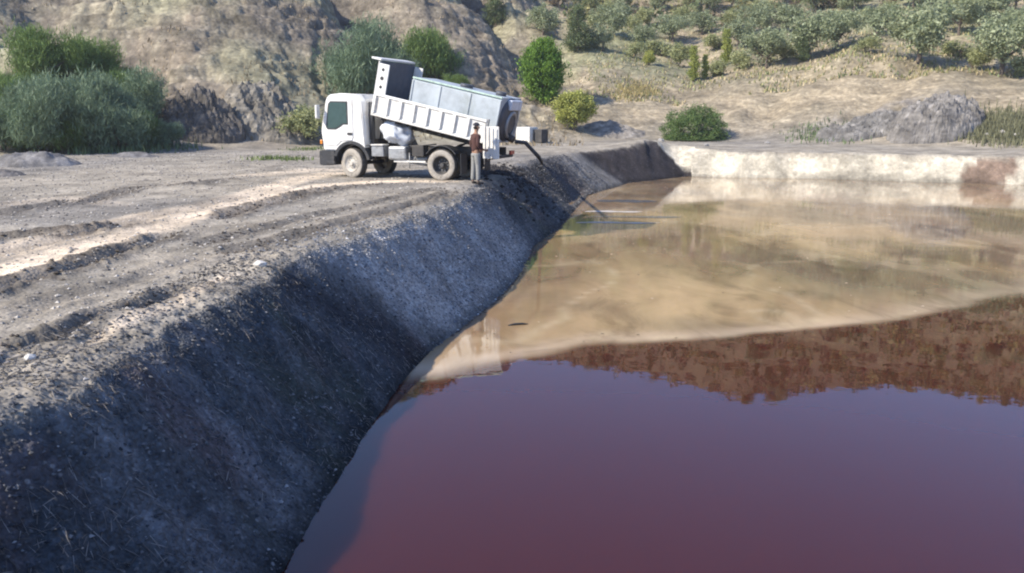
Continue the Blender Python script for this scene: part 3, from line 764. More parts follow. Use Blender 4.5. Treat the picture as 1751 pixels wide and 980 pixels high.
kind('tamarisk', 2, tamarisk); kind('broom', 2, broom); kind('juniper', 1, juniper); kind('yellow', 1, yellow_shrub); kind('round', 1, round_bush)
NAMES = dict(olive='olive_tree', pale='pale_bush', poplar='poplar_tree', conifer='dark_conifer', tamarisk='feathery_shrub', broom='green_shrub', juniper='juniper_tree', yellow='yellow_green_shrub', round='round_bush')
CATS = dict(olive='tree', pale='bush', poplar='tree', conifer='tree', tamarisk='shrub', broom='shrub', juniper='tree', yellow='shrub', round='bush')
cnt = 0
def plant_at(key, x0, y0, z0, s, label, group=None, sz=1.0, rz=None, sxy=None):
    global cnt; cnt += 1
    cm, tm = KINDS[key][cnt % len(KINDS[key])]
    e = bpy.data.objects.new(NAMES[key], None); col.objects.link(e); e.empty_display_size = .3
    e.location = (x0, y0, z0 - .05 - (.55 * s if key == 'olive' else 0)); e.rotation_euler = (0, 0, rz if rz is not None else cnt * 2.4)
    e.scale = (s * (sxy or 1), s * (sxy or 1), s * sz)
    a = bpy.data.objects.new('crown', cm); b = bpy.data.objects.new('trunk', tm)
    for q in (a, b): col.objects.link(q); q.parent = e
    tag(e, label, CATS[key], group); return e
def plant(key, px, py, s, label, group=None, **kw):
    x0, y0, z0 = march(px, py, terrain); return plant_at(key, x0, y0, z0, s, label, group, **kw)

# foreground of the hills
plant('tamarisk', 75, 260, 1.0, 'large grey-green feathery shrub in front at the left, behind the gravel heap', sz=1.1)
plant('tamarisk', 2, 258, .85, 'grey-green shrub cut by the left edge of the photo')
plant('tamarisk', 160, 257, 1.05, 'grey-green feathery shrub right of the largest one, its foot in shade', sz=1.1)
plant('broom', 90, 150, 1.25, 'bright green shrub rising behind the largest feathery shrub', sz=1.0)
plant('broom', 150, 158, 1.1, 'bright green shrub behind, right of the taller bright green one')
plant('broom', 205, 185, .9, 'dark green shrub behind the right end of the left thicket')
plant('broom', 246, 252, .7, 'dark green shrub at the right end of the left thicket')
plant('broom', 110, 262, .6, 'small green shrub at the foot between the two grey-green ones')
plant('tamarisk', 225, 215, 1.0, 'dull grey-green shrub behind the right end of the left thicket')
plant('broom', 40, 258, .7, 'green shrub at the foot of the left thicket near the gravel heap')
plant('tamarisk', 205, 257, .95, 'grey-green shrub filling the middle of the left thicket', sz=1.05)
plant('tamarisk', 118, 250, 1.1, 'tall grey-green shrub in the heart of the left thicket', sz=1.15)
plant('broom', 15, 200, .85, 'green shrub behind the thicket at the left edge')
plant('tamarisk', 285, 252, .5, 'low grey-green shrub at the foot of the cut bank')
plant('tamarisk', 618, 172, 1.5, 'grey-green shrub above the truck cab', sz=1.15)
plant('tamarisk', 665, 165, 1.05, 'grey-green shrub behind the raised headboard')
plant('broom', 742, 145, 1.5, 'rounded green shrub behind the grey tank')
plant('tamarisk', 690, 158, 1.25, 'broad olive-green shrub between the headboard and the rounded green shrub')
plant('broom', 780, 165, .62, 'small olive-green shrub at the right end behind the tank')
plant('pale', 520, 244, 1.25, 'thin yellow-green shrub just left of the truck cab')
plant('juniper', 928, 178, 1.30, 'tall bright green oval juniper right of the truck', rz=.3)
plant('yellow', 982, 223, 1.05, 'yellow-green leafy shrub on a short stem beside the juniper', rz=0)
plant('round', 1188, 238, 1.03, 'dome-shaped green bush alone on the far track', rz=0, sxy=1.0)
# upper middle
plant('conifer', 988, 88, 1.15, 'dark conifer above the yellow-green shrub', sxy=1.1)
plant('conifer', 848, 44, 1.0, 'dark tree in the gully top, left of the others', sxy=1.2)
plant('olive', 928, 62, 1.15, 'olive tree standing at the gully head above the juniper')
plant('conifer', 1372, 105, .55, 'small dark bush under the left side of the double olive')
G = 'olive trees and bushes on the right hillside'
big = [(1712, 128, 1.35, 'large olive tree with a forked dark trunk at the right edge of the photo'),
       (1570, 108, 1.45, 'broad olive tree at the top of the bare slope, left of the edge tree'),
       (1385, 100, 1.3, 'large olive tree at the left end of the bare slope crest'),
       (1430, 88, 1.15, 'olive tree touching the right side of the large one on the crest'),
       (1310, 118, 1.05, 'olive tree with a dark base above the dry slope')]
for px, py, s, lab in big: plant('olive', px, py, s * 1.12, lab, G)
plant('poplar', 1185, 140, .85, 'bright yellow-green slender tree lower on the hillside', rz=0)
plant('poplar', 1241, 112, .9, 'yellow-green slender tree, upper right of the lower one', rz=0)
plant('poplar', 1205, 136, .6, 'thin small yellow-green sapling between the two slender trees', rz=0)
plant('yellow', 1110, 112, .5, 'small yellow bush at the left foot of the olive slope')
lab_o = 'grey-green olive tree among many on the upper right hillside'
lab_b = 'pale green bush among many between the olives on the right hillside'
ORD = ['first', 'second', 'third', 'fourth', 'fifth', 'sixth', 'seventh', 'eighth', 'ninth', 'tenth', 'eleventh', 'twelfth', 'thirteenth', 'fourteenth', 'fifteenth']
def rows(lst, what):
    rw = lambda py: 0 if py < 26 else 1 if py < 58 else 2 if py < 88 else 3
    nm = ['along the top edge of the photo', 'in the second band of trees down the hillside', 'in the third band of trees down the hillside', 'in the lowest band of the planted hillside']
    out = []
    for px, py, s in lst:
        same = sorted(q[0] for q in lst if rw(q[1]) == rw(py)); out.append((px, py, s, f'{what}, {ORD[same.index(px)]} from the left {nm[rw(py)]}'))
    return out
for px, py, s, lab_o in rows([(1050, 62, 1.1), (1100, 80, .8), (1150, 72, .95), (1065, 22, 1.0), (1130, 20, 1.0), (1200, 60, .9), (1262, 84, .9), (1215, 22, .9), (1290, 60, 1.05), (1345, 55, 1.0),
                  (1340, 12, 1.0), (1395, 22, 1.0), (1460, 20, .9), (1500, 60, .9), (1640, 60, 1.1), (1560, 15, .95), (1620, 10, .9), (1690, 40, 1.2), (1735, 20, 1.1), (1745, 75, 1.0), (1030, 88, .8), (1275, 20, .85)], 'grey-green olive tree'):
    plant('olive', px, py, s * 1.08, lab_o, G)
for px, py, s, lab_b in rows([(1040, 30, .9), (1085, 50, .8), (1110, 45, .9), (1165, 40, .9), (1130, 95, .8), (1160, 112, .9), (1085, 98, .7), (1225, 85, .8), (1240, 50, .9), (1262, 120, .8), (1225, 130, .7), (1290, 95, .8),
                  (1320, 85, .8), (1180, 10, .9), (1250, 8, .9), (1310, 28, .9), (1370, 5, .9), (1420, 5, .9), (1435, 45, .7), (1480, 38, .7), (1530, 35, .8), (1600, 40, .8), (1660, 20, .9), (1700, 10, .9), (1480, 90, .6),
                  (1640, 98, .7), (1665, 118, .7), (1745, 130, .7), (1340, 100, .8), (1000, 20, .9), (1015, 50, .8)], 'pale bush'):
    plant('pale', px, py, s * 1.3, lab_b, G)
# scrub higher up, out of the photo but mirrored in the pond
rs = random.Random(77)
tries = 0
while tries < 110:
    tries += 1
    az = rs.uniform(-.15, .75) if tries < 95 else rs.uniform(-.7, -.15); r_ = rs.uniform(112, 262) ; s = rs.uniform(.8, 1.5)
    x0, y0 = r_ * math.sin(az), r_ * math.cos(az); z0 = float(terrain(np.array([x0]), np.array([y0]))[0])
    if (z0 - CAM_H) / r_ < .128: continue
    k = rs.choice(['olive', 'olive', 'pale', 'conifer'])
    plant_at(k, x0, y0, z0, s * (.85 if k != 'conifer' else .5), {'olive': 'olive tree near the hilltop, seen mirrored in the pond', 'pale': 'bush near the hilltop, seen mirrored in the pond', 'conifer': 'dark conifer near the hilltop, seen mirrored in the pond'}[k], 'trees near the hilltop mirrored in the pond')

# dense low scrub over the upper hill, out of the photo but mirrored in the pond
nb_ = 2600; az = rng.uniform(-.25, .75, nb_); r_ = 108 + 150 * rng.random(nb_)
bx_ = r_ * np.sin(az); by_ = r_ * np.cos(az); bz_ = terrain(bx_, by_); per = 34; k = nb_ * per
sz_ = np.repeat(.5 + 1.1 * rng.random(nb_) ** 2, per)[:, None]
cc = np.repeat(np.stack([bx_, by_, bz_], 1), per, 0) + rng.normal(size=(k, 3)) * sz_ * np.array([.5, .5, .35]) + np.array([0, 0, .45]) * sz_
a = rng.normal(size=(k, 3)); a /= np.linalg.norm(a, axis=1)[:, None]; b = np.cross(a, rng.normal(size=(k, 3))); b /= np.linalg.norm(b, axis=1)[:, None]
Pq = np.stack([cc - a * .3 * sz_, cc + b * .16 * sz_, cc + a * .3 * sz_, cc - b * .16 * sz_], 1).reshape(-1, 3)
tt = np.repeat(rng.random(nb_), per)[:, None]; tq_ = np.where(tt < .45, np.array([.12, .15, .07]), np.where(tt < .75, np.array([.30, .28, .12]), np.array([.19, .15, .10]))) * (.6 + .7 * rng.random((k, 1)))
tag(mesh_np('hilltop_scrub', Pq, np.arange(k * 4).reshape(-1, 4), m_leaf, False, np.repeat(tq_, 4, 0)), 'dense low scrub covering the upper hill, mirrored in the pond', 'scrub', kind='stuff')

# ------------------------------------------------------------------ the tipper truck, its tank and the man beside it
m_white = simple('white_paint', (.76, .755, .73), .42, noise=.10, scale=3, spec=.5, dirt=(.52, .47, .40))
m_whited = simple('worn_white_paint', (.70, .69, .655), .5, noise=.2, scale=5, spec=.4, dirt=(.40, .33, .26))
m_black = simple('black_plastic', (.035, .037, .042), .6, noise=.3, dirt=(.12, .11, .10))
m_chas = simple('greasy_chassis', (.055, .052, .05), .7, noise=.5, dirt=(.16, .14, .12))
m_glassd = simple('tinted_glass', (.045, .085, .085), .08, noise=.1, spec=.8)
m_tyre = simple('dusty_tyre', (.36, .33, .29), .95, noise=.25, scale=12, dirt=(.12, .11, .10), spec=.1)
m_tread = simple('tyre_tread', (.075, .07, .065), .95, noise=.3, scale=12, dirt=(.22, .20, .17), spec=.1)
m_rim = simple('dusty_rim', (.50, .47, .42), .6, noise=.25, scale=10, dirt=(.25, .22, .19))
m_rimd = simple('dark_rim', (.07, .068, .068), .7, noise=.3, scale=10, dirt=(.18, .16, .14))
m_tank = simple('blue_grey_tank', (.42, .465, .50), .55, noise=.25, scale=2.2, dirt=(.26, .29, .28))
m_tankd = simple('dark_tank_end', (.075, .08, .095), .5, noise=.35, scale=4, dirt=(.15, .14, .13))
m_steel = simple('grey_steel', (.33, .34, .35), .45, metal=.4, noise=.3, scale=9, dirt=(.17, .15, .13))
m_bag = simple('crumpled_white_tarp', (.66, .70, .76), .6, noise=.2, scale=6, dirt=(.42, .45, .5))
m_red = simple('red_lens', (.45, .03, .02), .3, noise=.1); m_orange = simple('orange_lens', (.7, .25, .03), .3, noise=.1)
m_lens = simple('clear_lens', (.6, .62, .62), .15, noise=.1)

def link_bm(name, bm, mat, parent=None, smooth=False, mats=None):
    bmesh.ops.recalc_face_normals(bm, faces=bm.faces[:])
    me = bpy.data.meshes.new(name); bm.to_mesh(me); bm.free()
    for q in (mats or [mat]): me.materials.append(q)
    if smooth:
        for p_ in me.polygons: p_.use_smooth = True
    o = bpy.data.objects.new(name, me); col.objects.link(o)
    if parent: o.parent = parent
    return o
def bbox(bm, c_, s_, rot=None, bev=0):
    r_ = bmesh.ops.create_cube(bm, size=1); vs = r_['verts']
    bmesh.ops.scale(bm, vec=s_, verts=vs)
    if bev:
        es = list({e for v in vs for e in v.link_edges}); q = bmesh.ops.bevel(bm, geom=es, offset=bev, segments=2, affect='EDGES', profile=.5)
        vs = list({v for f in q['faces'] for v in f.verts} | {v for v in vs if v.is_valid})
    M_ = Matrix.Translation(c_) @ (rot.to_4x4() if rot else Matrix())
    bmesh.ops.transform(bm, matrix=M_, verts=vs); return vs
def box(name, c_, s_, mat, parent, bev=.01, rot=None):
    bm = bmesh.new(); bbox(bm, c_, s_, rot, bev); return link_bm(name, bm, mat, parent)
def cyl(name, a, b, r_, mat, parent, seg=16, r2=None):
    bm = bmesh.new(); a = Vector(a); b = Vector(b); d = b - a
    bmesh.ops.create_cone(bm, cap_ends=True, segments=seg, radius1=r_, radius2=r2 if r2 is not None else r_, depth=d.length,
                          matrix=Matrix.Translation((a + b) / 2) @ d.to_track_quat('Z', 'Y').to_matrix().to_4x4())
    o = link_bm(name, bm, mat, parent)
    for p_ in o.data.polygons: p_.use_smooth = len(p_.vertices) == 4
    return o
def prism(name, prof, y0, y1, mat, parent, bev=0, sel=None):
    bm = bmesh.new(); vs = [bm.verts.new((x, y0, z)) for x, z in prof]; f = bm.faces.new(vs)
    q = bmesh.ops.extrude_face_region(bm, geom=[f]); bmesh.ops.translate(bm, vec=(0, y1 - y0, 0), verts=[v for v in q['geom'] if isinstance(v, bmesh.types.BMVert)])
    if sel: sel(bm)
    if bev: bmesh.ops.bevel(bm, geom=[e for e in bm.edges if e.calc_length() > .12 and len(e.link_faces) == 2 and e.calc_face_angle(0) > .3], offset=bev, segments=2, affect='EDGES')
    return link_bm(name, bm, mat, parent)
def lathe(name, prof, mat, parent, y=0, seg=40, mats=None, mi=None):
    """profile (radius, y) turned round the y axis"""
    P = []; F = []
    for r_, yy_ in prof:
        for j in range(seg): P.append((r_ * math.cos(j / seg * 6.28318), yy_ + y, r_ * math.sin(j / seg * 6.28318)))
    k = len(prof); fm = []
    for i in range(k - 1):
        for j in range(seg):
            F.append((i * seg + j, i * seg + (j + 1) % seg, (i + 1) * seg + (j + 1) % seg, (i + 1) * seg + j)); fm.append(mi[i] if mi else 0)
    me = bpy.data.meshes.new(name); me.from_pydata(P, [], F)
    for q in (mats or [mat]): me.materials.append(q)
    for p_, m_ in zip(me.polygons, fm): p_.use_smooth = True; p_.material_index = m_
    o = bpy.data.objects.new(name, me); col.objects.link(o)
    if parent: o.parent = parent
    return o

# truck: local x forward, y left (towards the camera), origin on the ground below the rear axle
YAW = math.atan2(.36, -.93)
rx, ry = onz(757, 310, TR); 
truck = bpy.data.objects.new('tipper_truck', None); col.objects.link(truck)
Fv = Vector((math.cos(YAW), math.sin(YAW), 0)); Lv = Vector((-math.sin(YAW), math.cos(YAW), 0))
near_rear = Vector((rx, ry, 0)) ; org = near_rear - Lv * 1.02
ptf = org + Fv * 3.1
zr = float(np.mean([terrain(np.array([org.x + Lv.x * k]), np.array([org.y + Lv.y * k]))[0] for k in (-.9, .9)]))
zf = float(np.mean([terrain(np.array([ptf.x + Lv.x * k]), np.array([ptf.y + Lv.y * k]))[0] for k in (-.9, .9)]))
pitch = math.atan2(zf - zr, 3.1)
TM = Matrix.Translation((org.x, org.y, zr - .03)) @ Matrix.Rotation(YAW, 4, 'Z') @ Matrix.Rotation(-pitch, 4, 'Y')
truck.matrix_world = TM
tag(truck, 'white two-axle tipper truck on the yard with its load bed raised', 'truck')

def tyre_w(parent, y, wd=.27, R_=.475):
    o = lathe('tyre', [(.27, -wd * .42), (.31, -wd * .5), (.40, -wd * .54), (.45, -wd * .47), (R_, -wd * .36), (R_, wd * .36), (.45, wd * .47), (.40, wd * .54), (.31, wd * .5), (.27, wd * .42), (.27, -wd * .42)],
              m_tyre, parent, y, 44, mats=[m_tyre, m_tread], mi=[0, 0, 0, 1, 1, 1, 0, 0, 0, 1])
    return o
def wheel(x, y, side, dual=False, steer=0):
    mat = m_rimd if dual else m_rim
    s = side
    rim = lathe('wheel', ([(.001, -.02 * s), (.10, -.02 * s), (.12, -.06 * s), (.22, -.07 * s), (.25, .02 * s), (.27, .10 * s), (.285, .12 * s), (.27, .13 * s), (.27, -.13 * s)] if dual else
                          [(.001, .10 * s), (.09, .10 * s), (.11, .06 * s), (.20, .05 * s), (.235, .10 * s), (.27, .12 * s), (.285, .13 * s), (.27, .14 * s), (.27, -.12 * s)]), mat, truck)
    rim.location = (x, y, .47); rim.rotation_euler = (0, 0, steer)
    tyre_w(rim, 0)
    if dual: tyre_w(rim, -.30 * s)
    cyl('hub', (0, -.05 * s, 0), (0, (.10 if dual else .15) * s, 0), .085 if dual else .075, mat, rim, 14, .065)
    bm = bmesh.new()
    for k in range(10):
        a = k * .628
        bmesh.ops.create_cone(bm, cap_ends=True, segments=6, radius1=.016, radius2=.014, depth=.035,
                              matrix=Matrix.Translation((.155 * math.cos(a), (-.045 if dual else .075) * s, .155 * math.sin(a))) @ Matrix.Rotation(R(90), 4, 'X'))
    link_bm('wheel_nuts', bm, m_steel, rim)
    return rim
wheel(3.1, .96, 1, steer=R(-14)); wheel(3.1, -.96, -1, steer=R(-14)); wheel(0, .99, 1, True); wheel(0, -.99, -1, True)

# cab
arc = [(3.1 + .60 * math.cos(a), .50 + .60 * math.sin(a)) for a in np.linspace(R(8), R(150), 12)]
cabp = [(4.12, .86), (3.74, .86)] + arc[2:-1] + [(2.62, .95), (2.60, 1.1), (2.60, 2.40), (2.72, 2.58), (3.45, 2.62), (3.86, 2.58), (3.98, 2.44), (4.17, 1.62), (4.19, 1.45)]
def cabsel(bm):
    es = [e for e in bm.edges if abs(e.verts[0].co.y - e.verts[1].co.y) < 1e-5 and all(v.co.x < 2.73 and v.co.z > 1.0 for v in e.verts)]
    bmesh.ops.bevel(bm, geom=es, offset=.20, segments=5, affect='EDGES', profile=.5)
cab = prism('cab', cabp, -1.10, 1.10, m_white, truck, bev=.035, sel=cabsel)
# doors
for s in (1, -1):
    ya, yb = (1.10, 1.122) if s > 0 else (-1.122, -1.10)
    d = prism('door', [(3.62, 1.02), (3.45, 1.16), (3.06, 1.18), (3.02, 1.3), (3.02, 2.44), (3.82, 2.46), (3.95, 2.38), (4.06, 1.72), (4.06, 1.02)], ya, yb, m_white, truck, bev=.006)
    yw = (1.122, 1.130) if s > 0 else (-1.130, -1.122)
    prism('window_rubber', [(3.18, 1.66), (3.18, 2.37), (3.80, 2.38), (3.88, 2.30), (3.99, 1.58), (3.93, 1.51), (3.62, 1.51), (3.44, 1.60), (3.36, 1.66)], *yw, m_black, d)
    yg = (1.130, 1.135) if s > 0 else (-1.135, -1.130)
    prism('window', [(3.22, 1.70), (3.22, 2.33), (3.79, 2.34), (3.84, 2.28), (3.95, 1.59), (3.90, 1.55), (3.64, 1.55), (3.46, 1.64), (3.38, 1.70)], *yg, m_glassd, d)
    box('door_handle', (3.13, s * 1.135, 1.38), (.17, .035, .075), m_black, d, .01)
    fa_ = [(3.1 + .66 * math.cos(a), .50 + .66 * math.sin(a)) for a in np.linspace(R(18), R(172), 14)]
    fb_ = [(3.1 + .565 * math.cos(a), .50 + .565 * math.sin(a)) for a in np.linspace(R(172), R(18), 14)]
    prism('wheel_arch', fa_ + fb_, s * .80, s * 1.145, m_black, truck)
    box('step', (3.86, s * 1.09, .47), (.30, .10, .10), m_black, truck, .015)
    box('mirror', (4.16, s * 1.30, 2.05), (.08, .20, .42), m_whited, truck, .03)
    cyl('mirror_arm', (4.02, s * 1.10, 2.28), (4.16, s * 1.26, 2.22), .016, m_black, truck, 8)
    box('headlight', (4.275, s * .80, .64), (.03, .34, .17), m_lens, truck, .012)
    box('indicator', (4.20, s * 1.09, 1.12), (.07, .05, .13), m_orange, truck, .01)
prism('bumper', [(4.28, .42), (4.29, .80), (4.22, .862), (3.72, .862), (3.70, .78), (3.74, .40), (4.20, .38)], -1.13, 1.13, m_black, truck, bev=.025)
ws = bmesh.new()
bbox(ws, (4.087, 0, 2.03), (.02, 1.94, .78), Matrix.Rotation(R(-13), 3, 'Y'), .01); link_bm('windscreen', ws, m_glassd, truck)
box('grille', (4.19, 0, 1.18), (.05, 1.3, .34), m_black, truck, .01)
cyl('air_intake', (2.50, .80, 1.2), (2.50, .80, 2.35), .085, m_black, truck, 12)
box('rear_cab_frame', (2.50, 0, 1.05), (.10, 1.7, .34), m_chas, truck, .01)
# chassis
for s in (1, -1): box('chassis_rail', (1.15, s * .40, .86), (5.3, .09, .24), m_chas, truck, .01)
for xx_ in (-1.2, .9, 1.9): box('crossmember', (xx_, 0, .86), (.1, .7, .18), m_chas, truck, .01)
cyl('rear_axle', (0, -.9, .47), (0, .9, .47), .085, m_chas, truck); cyl('front_axle', (3.1, -.85, .44), (3.1, .85, .44), .055, m_chas, truck)
b = bmesh.new(); bmesh.ops.create_uvsphere(b, u_segments=14, v_segments=10, radius=.22, matrix=Matrix.Translation((0, 0, .47))); link_bm('differential', b, m_chas, truck, True)
cyl('drive_shaft', (.15, 0, .52), (2.5, 0, .78), .045, m_chas, truck, 10)
for s in (1, -1):
    for k in range(4): box('leaf_spring', (0, s * .52, .60 + .03 * k), (1.25 - .22 * k, .07, .02), m_chas, truck, .003)
box('fuel_tank', (1.55, .80, .80), (.62, .44, .42), m_steel, truck, .06)
box('battery_box', (2.22, .86, .86), (.42, .36, .34), m_steel, truck, .02)
box('battery_lid', (2.22, .88, 1.045), (.44, .40, .035), m_whited, truck, .01)
box('tool_box', (.85, .80, .88), (.40, .36, .34), m_chas, truck, .02)
cyl('air_tank', (.62, .70, .62), (1.22, .70, .62), .10, m_steel, truck, 14)
cyl('exhaust_silencer', (1.3, -.75, .70), (2.2, -.75, .70), .14, m_steel, truck, 14)
cyl('exhaust_pipe', (.65, .62, .42), (1.35, .66, .52), .035, m_steel, truck, 10)
cyl('stay', (1.15, .94, .34), (1.15, .94, .82), .018, m_steel, truck, 8)
bm = bmesh.new(); bbox(bm, (1.15, .94, .55), (1.1, .03, .05), None, .005); link_bm('side_guard', bm, m_whited, truck)
for s in (1, -1):
    pa = [(.0 + .60 * math.cos(a), .47 + .60 * math.sin(a)) for a in np.linspace(R(35), R(145), 10)]; pb = [(.0 + .575 * math.cos(a), .47 + .575 * math.sin(a)) for a in np.linspace(R(145), R(35), 10)]
    prism('mudguard', pa + pb, s * .68, s * 1.14, m_black, truck)
    box('mudflap', (-.66, s * .92, .52), (.02, .44, .62), m_black, truck, .003)
    tl = box('tail_light', (-1.52, s * .85, .80), (.06, .34, .12), m_red, truck, .01)
box('rear_bar', (-1.48, 0, .70), (.06, 2.0, .10), m_chas, truck, .01)
# white crumpled bundle and the hydraulics between cab and bed
from mathutils import noise as mn
bm = bmesh.new(); bmesh.ops.create_icosphere(bm, subdivisions=4, radius=1)
for v in bm.verts:
    k = 1 + .22 * mn.noise(v.co * 2.1) + .10 * abs(mn.noise(v.co * 5.2))
    v.co = Vector((v.co.x * .50 * k + 1.72, v.co.y * .42 * k + .62, v.co.z * .40 * k + 1.46 - .12 * (v.co.x < -.3)))
link_bm('tarpaulin_bundle', bm, m_bag, truck, True)
cyl('lift_ram', (1.35, 0, .85), (1.75, 0, 1.62), .09, m_steel, truck, 14); cyl('ram_rod', (1.75, 0, 1.6), (1.85, 0, 1.80), .055, m_steel, truck, 12)
for k, (a, b_) in enumerate([((2.44, .5, 1.1), (2.42, .2, 1.9)), ((2.44, -.3, 1.1), (2.30, 0, 1.7)), ((.9, .6, 1.02), (1.9, .75, 1.12)), ((.35, .7, 1.08), (1.3, .72, .98))]):
    cyl('hydraulic_hose', a, b_, .022, m_black, truck, 8)

# load bed, tipped about the hinge at the rear
TILT = R(12.4)
BP = Vector((-1.05, 0, 1.24))
body = box('load_bed', (1.56, 0, -.02), (3.82, 2.20, .07), m_chas, truck, .01)
body.location = BP; body.rotation_euler = (0, -TILT, 0)
BW = TM @ Matrix.Translation(BP) @ Matrix.Rotation(-TILT, 4, 'Y')
X0, X1 = -.35, 3.46
for s in (1, -1):
    y_ = s * 1.12
    pn = box('side_panel', ((X0 + X1) / 2, y_, .31), (X1 - X0, .045, .60), m_whited, body, .006)
    box('top_rail', ((X0 + X1) / 2, s * 1.135, .625), (X1 - X0, .11, .07), m_white, body, .012)
    box('bottom_rail', ((X0 + X1) / 2, s * 1.135, .015), (X1 - X0, .10, .08), m_whited, body, .012)
    for k in range(8): box('rib', (X1 - .06 - k * .455, s * 1.175, .32), (.085, .075, .54), m_white, body, .01)
    # high wing at the headboard with its holes
    box('wing', (3.28, s * 1.10, 1.10), (.34, .05, .90), m_white, body, .01)
    for zz_, ww_ in ((1.38, .10), (1.12, .12), (.86, .10)):
        cyl('lightening_hole', (3.30, s * 1.126, zz_), (3.30, s * 1.131, zz_), ww_ * .5, m_black, body, 12)
for k in range(7): box('floor_bearer', (.15 + k * .5, 0, -.09), (.08, 2.0, .08), m_chas, body, .005)
for s in (1, -1): box('bed_runner', (1.55, s * .38, -.17), (3.6, .10, .16), m_chas, body, .01)
hb = box('headboard', (3.44, 0, .80), (.06, 2.2, 1.62), simple('shaded_steel', (.085, .10, .13), .6, noise=.3, dirt=(.15, .15, .16)), body, .008)  # inner face coloured dark to stand for its shade
box('headboard_front', (3.49, 0, .80), (.035, 2.2, 1.60), m_white, body, .006)
for k in range(5): box('headboard_rib', (3.53, -.9 + k * .45, .80), (.06, .07, 1.5), m_white, body, .008)
box('canopy_lip', (3.60, 0, 1.66), (.34, 2.22, .06), m_white, body, .012)
# tailgate panel swung round the rear corner post
tg = box('tailgate', (-.62, 1.20, .06), (.50, .04, .92), m_white, body, .006, Matrix.Rotation(TILT, 3, 'Y'))
for k in range(4):
    bm = bmesh.new(); bbox(bm, (-.62 + (-.19 + k * .127), 1.235, .06 + .0), (.035, .03, .86), Matrix.Rotation(TILT, 3, 'Y'), .004); link_bm('rib', bm, m_whited, body)
box('corner_post', (-.36, 1.12, .33), (.09, .09, .72), m_steel, body, .008); box('corner_post', (-.36, -1.12, .33), (.09, .09, .72), m_steel, body, .008)

# the tank on the bed: a thing of its own
tank = bpy.data.objects.new('slurry_tank', None); col.objects.link(tank)
tank.matrix_world = BW @ Matrix.Translation((0, 0, .018))
tag(tank, 'pale blue-grey steel tank lying in the raised truck bed', 'tank')
TX0, TX1, TH_, TY = -.55, 2.42, 1.34, .84
bm = bmesh.new()
sec = [(-TY, .04), (-TY, TH_ - .10), (-TY + .10, TH_), (TY - .10, TH_), (TY, TH_ - .10), (TY, .04), (TY - .1, 0), (-TY + .1, 0)]
r0_ = [bm.verts.new((TX0, a, b_)) for a, b_ in sec]; r1_ = [bm.verts.new((TX1, a, b_)) for a, b_ in sec]
for i in range(8): bm.faces.new((r0_[i], r0_[(i + 1) % 8], r1_[(i + 1) % 8], r1_[i]))
bm.faces.new(r0_); bm.faces.new(r1_[::-1])
shell = link_bm('shell', bm, m_tank, tank)
for xx_ in (TX0 + .03, .45, 1.45, TX1 - .03):
    for s in (1, -1): box('band', (xx_, s * (TY + .012), TH_ * .5), (.05, .024, TH_ - .16), m_tank, tank, .005)
box('top_edge', ((TX0 + TX1) / 2, TY - .02, TH_ - .01), (TX1 - TX0, .07, .05), simple('greenish_stained_edge', (.45, .58, .50), .6, noise=.3), tank, .01)
lathe_end = lathe('end_plate', [(.001, .12), (.35, .11), (.60, .07), (.76, .0), (.76, -.05)], m_tankd, tank)  # shade on the tank's rear put into the dark end colour
lathe_end.location = (TX0, 0, .68); lathe_end.rotation_euler = (0, 0, R(90)); lathe_end.scale = (1.04, 1, .86)
rg = lathe('hatch_ring', [(.30, .13), (.36, .17), (.42, .13), (.42, .08), (.30, .08), (.30, .13)], m_steel, tank)
rg.location = (TX0, 0, .55); rg.rotation_euler = (0, 0, R(90))
box('highlight_plate', (TX0 - .08, -.10, TH_ - .20), (.14, .9, .30), m_bag, tank, .03)  # white plate stands in for the highlight on the tank end
cyl('filler_cap', (1.0, 0, TH_), (1.0, 0, TH_ + .10), .20, m_tankd, tank, 20)
cyl('filler_cap', (TX0 + .35, .1, TH_), (TX0 + .35, .1, TH_ + .12), .16, m_tankd, tank, 20)
cyl('outlet', (TX0 - .05, 0, .20), (TX0 - .30, 0, .14), .11, m_chas, tank, 16)

# black discharge chute from the tank outlet down on to the slope
ow = (BW @ Vector((TX0 - .34, 0, .12)))
dst = []
P0 = Vector(march(897, 240, lambda x, y: 0 * x + 99)[:0] or (ow.x, ow.y, ow.z))
def at_dist(px, py, yv):
    d = ray(px, py); k = yv / d[1]; return Vector((d[0] * k, d[1] * k, CAM_H + d[2] * k))
path = [P0, at_dist(898, 244, P0.y), at_dist(915, 262, P0.y + .2), at_dist(921, 268, P0.y + .2)]
hx, hy, hz = march(927, 281, terrain); path += [Vector((hx, hy, hz + .05))]
chute = bpy.data.objects.new('discharge_hose', tube_mesh([[(v.x - ow.x, v.y - ow.y, v.z - ow.z, 0.062) for v in path]], m_black, 'discharge_hose'))
chute.location = ow; col.objects.link(chute)
tag(chute, 'black discharge hose running from the tank end down to the slope', 'hose')

# white block beyond the truck, its shaded side made as a dark box
x0, y0, z0 = march(901, 243, terrain)
e = bpy.data.objects.new('concrete_block', None); col.objects.link(e); e.location = (x0, y0, z0); e.rotation_euler = (0, 0, R(-36))
sb = y0 / 60
bm = bmesh.new(); bbox(bm, (0, 0, .50 * sb), (1.15 * sb, 1.0 * sb, 1.05 * sb), None, .03); link_bm('block', bm, m_whited, e)
bm = bmesh.new(); bbox(bm, (.85 * sb, .30, .42 * sb), (.9 * sb, .8 * sb, .9 * sb), None, .03); link_bm('shade_box', bm, m_chas, e)
tag(e, 'white box beyond the truck, its shaded side made as a dark box', 'box')

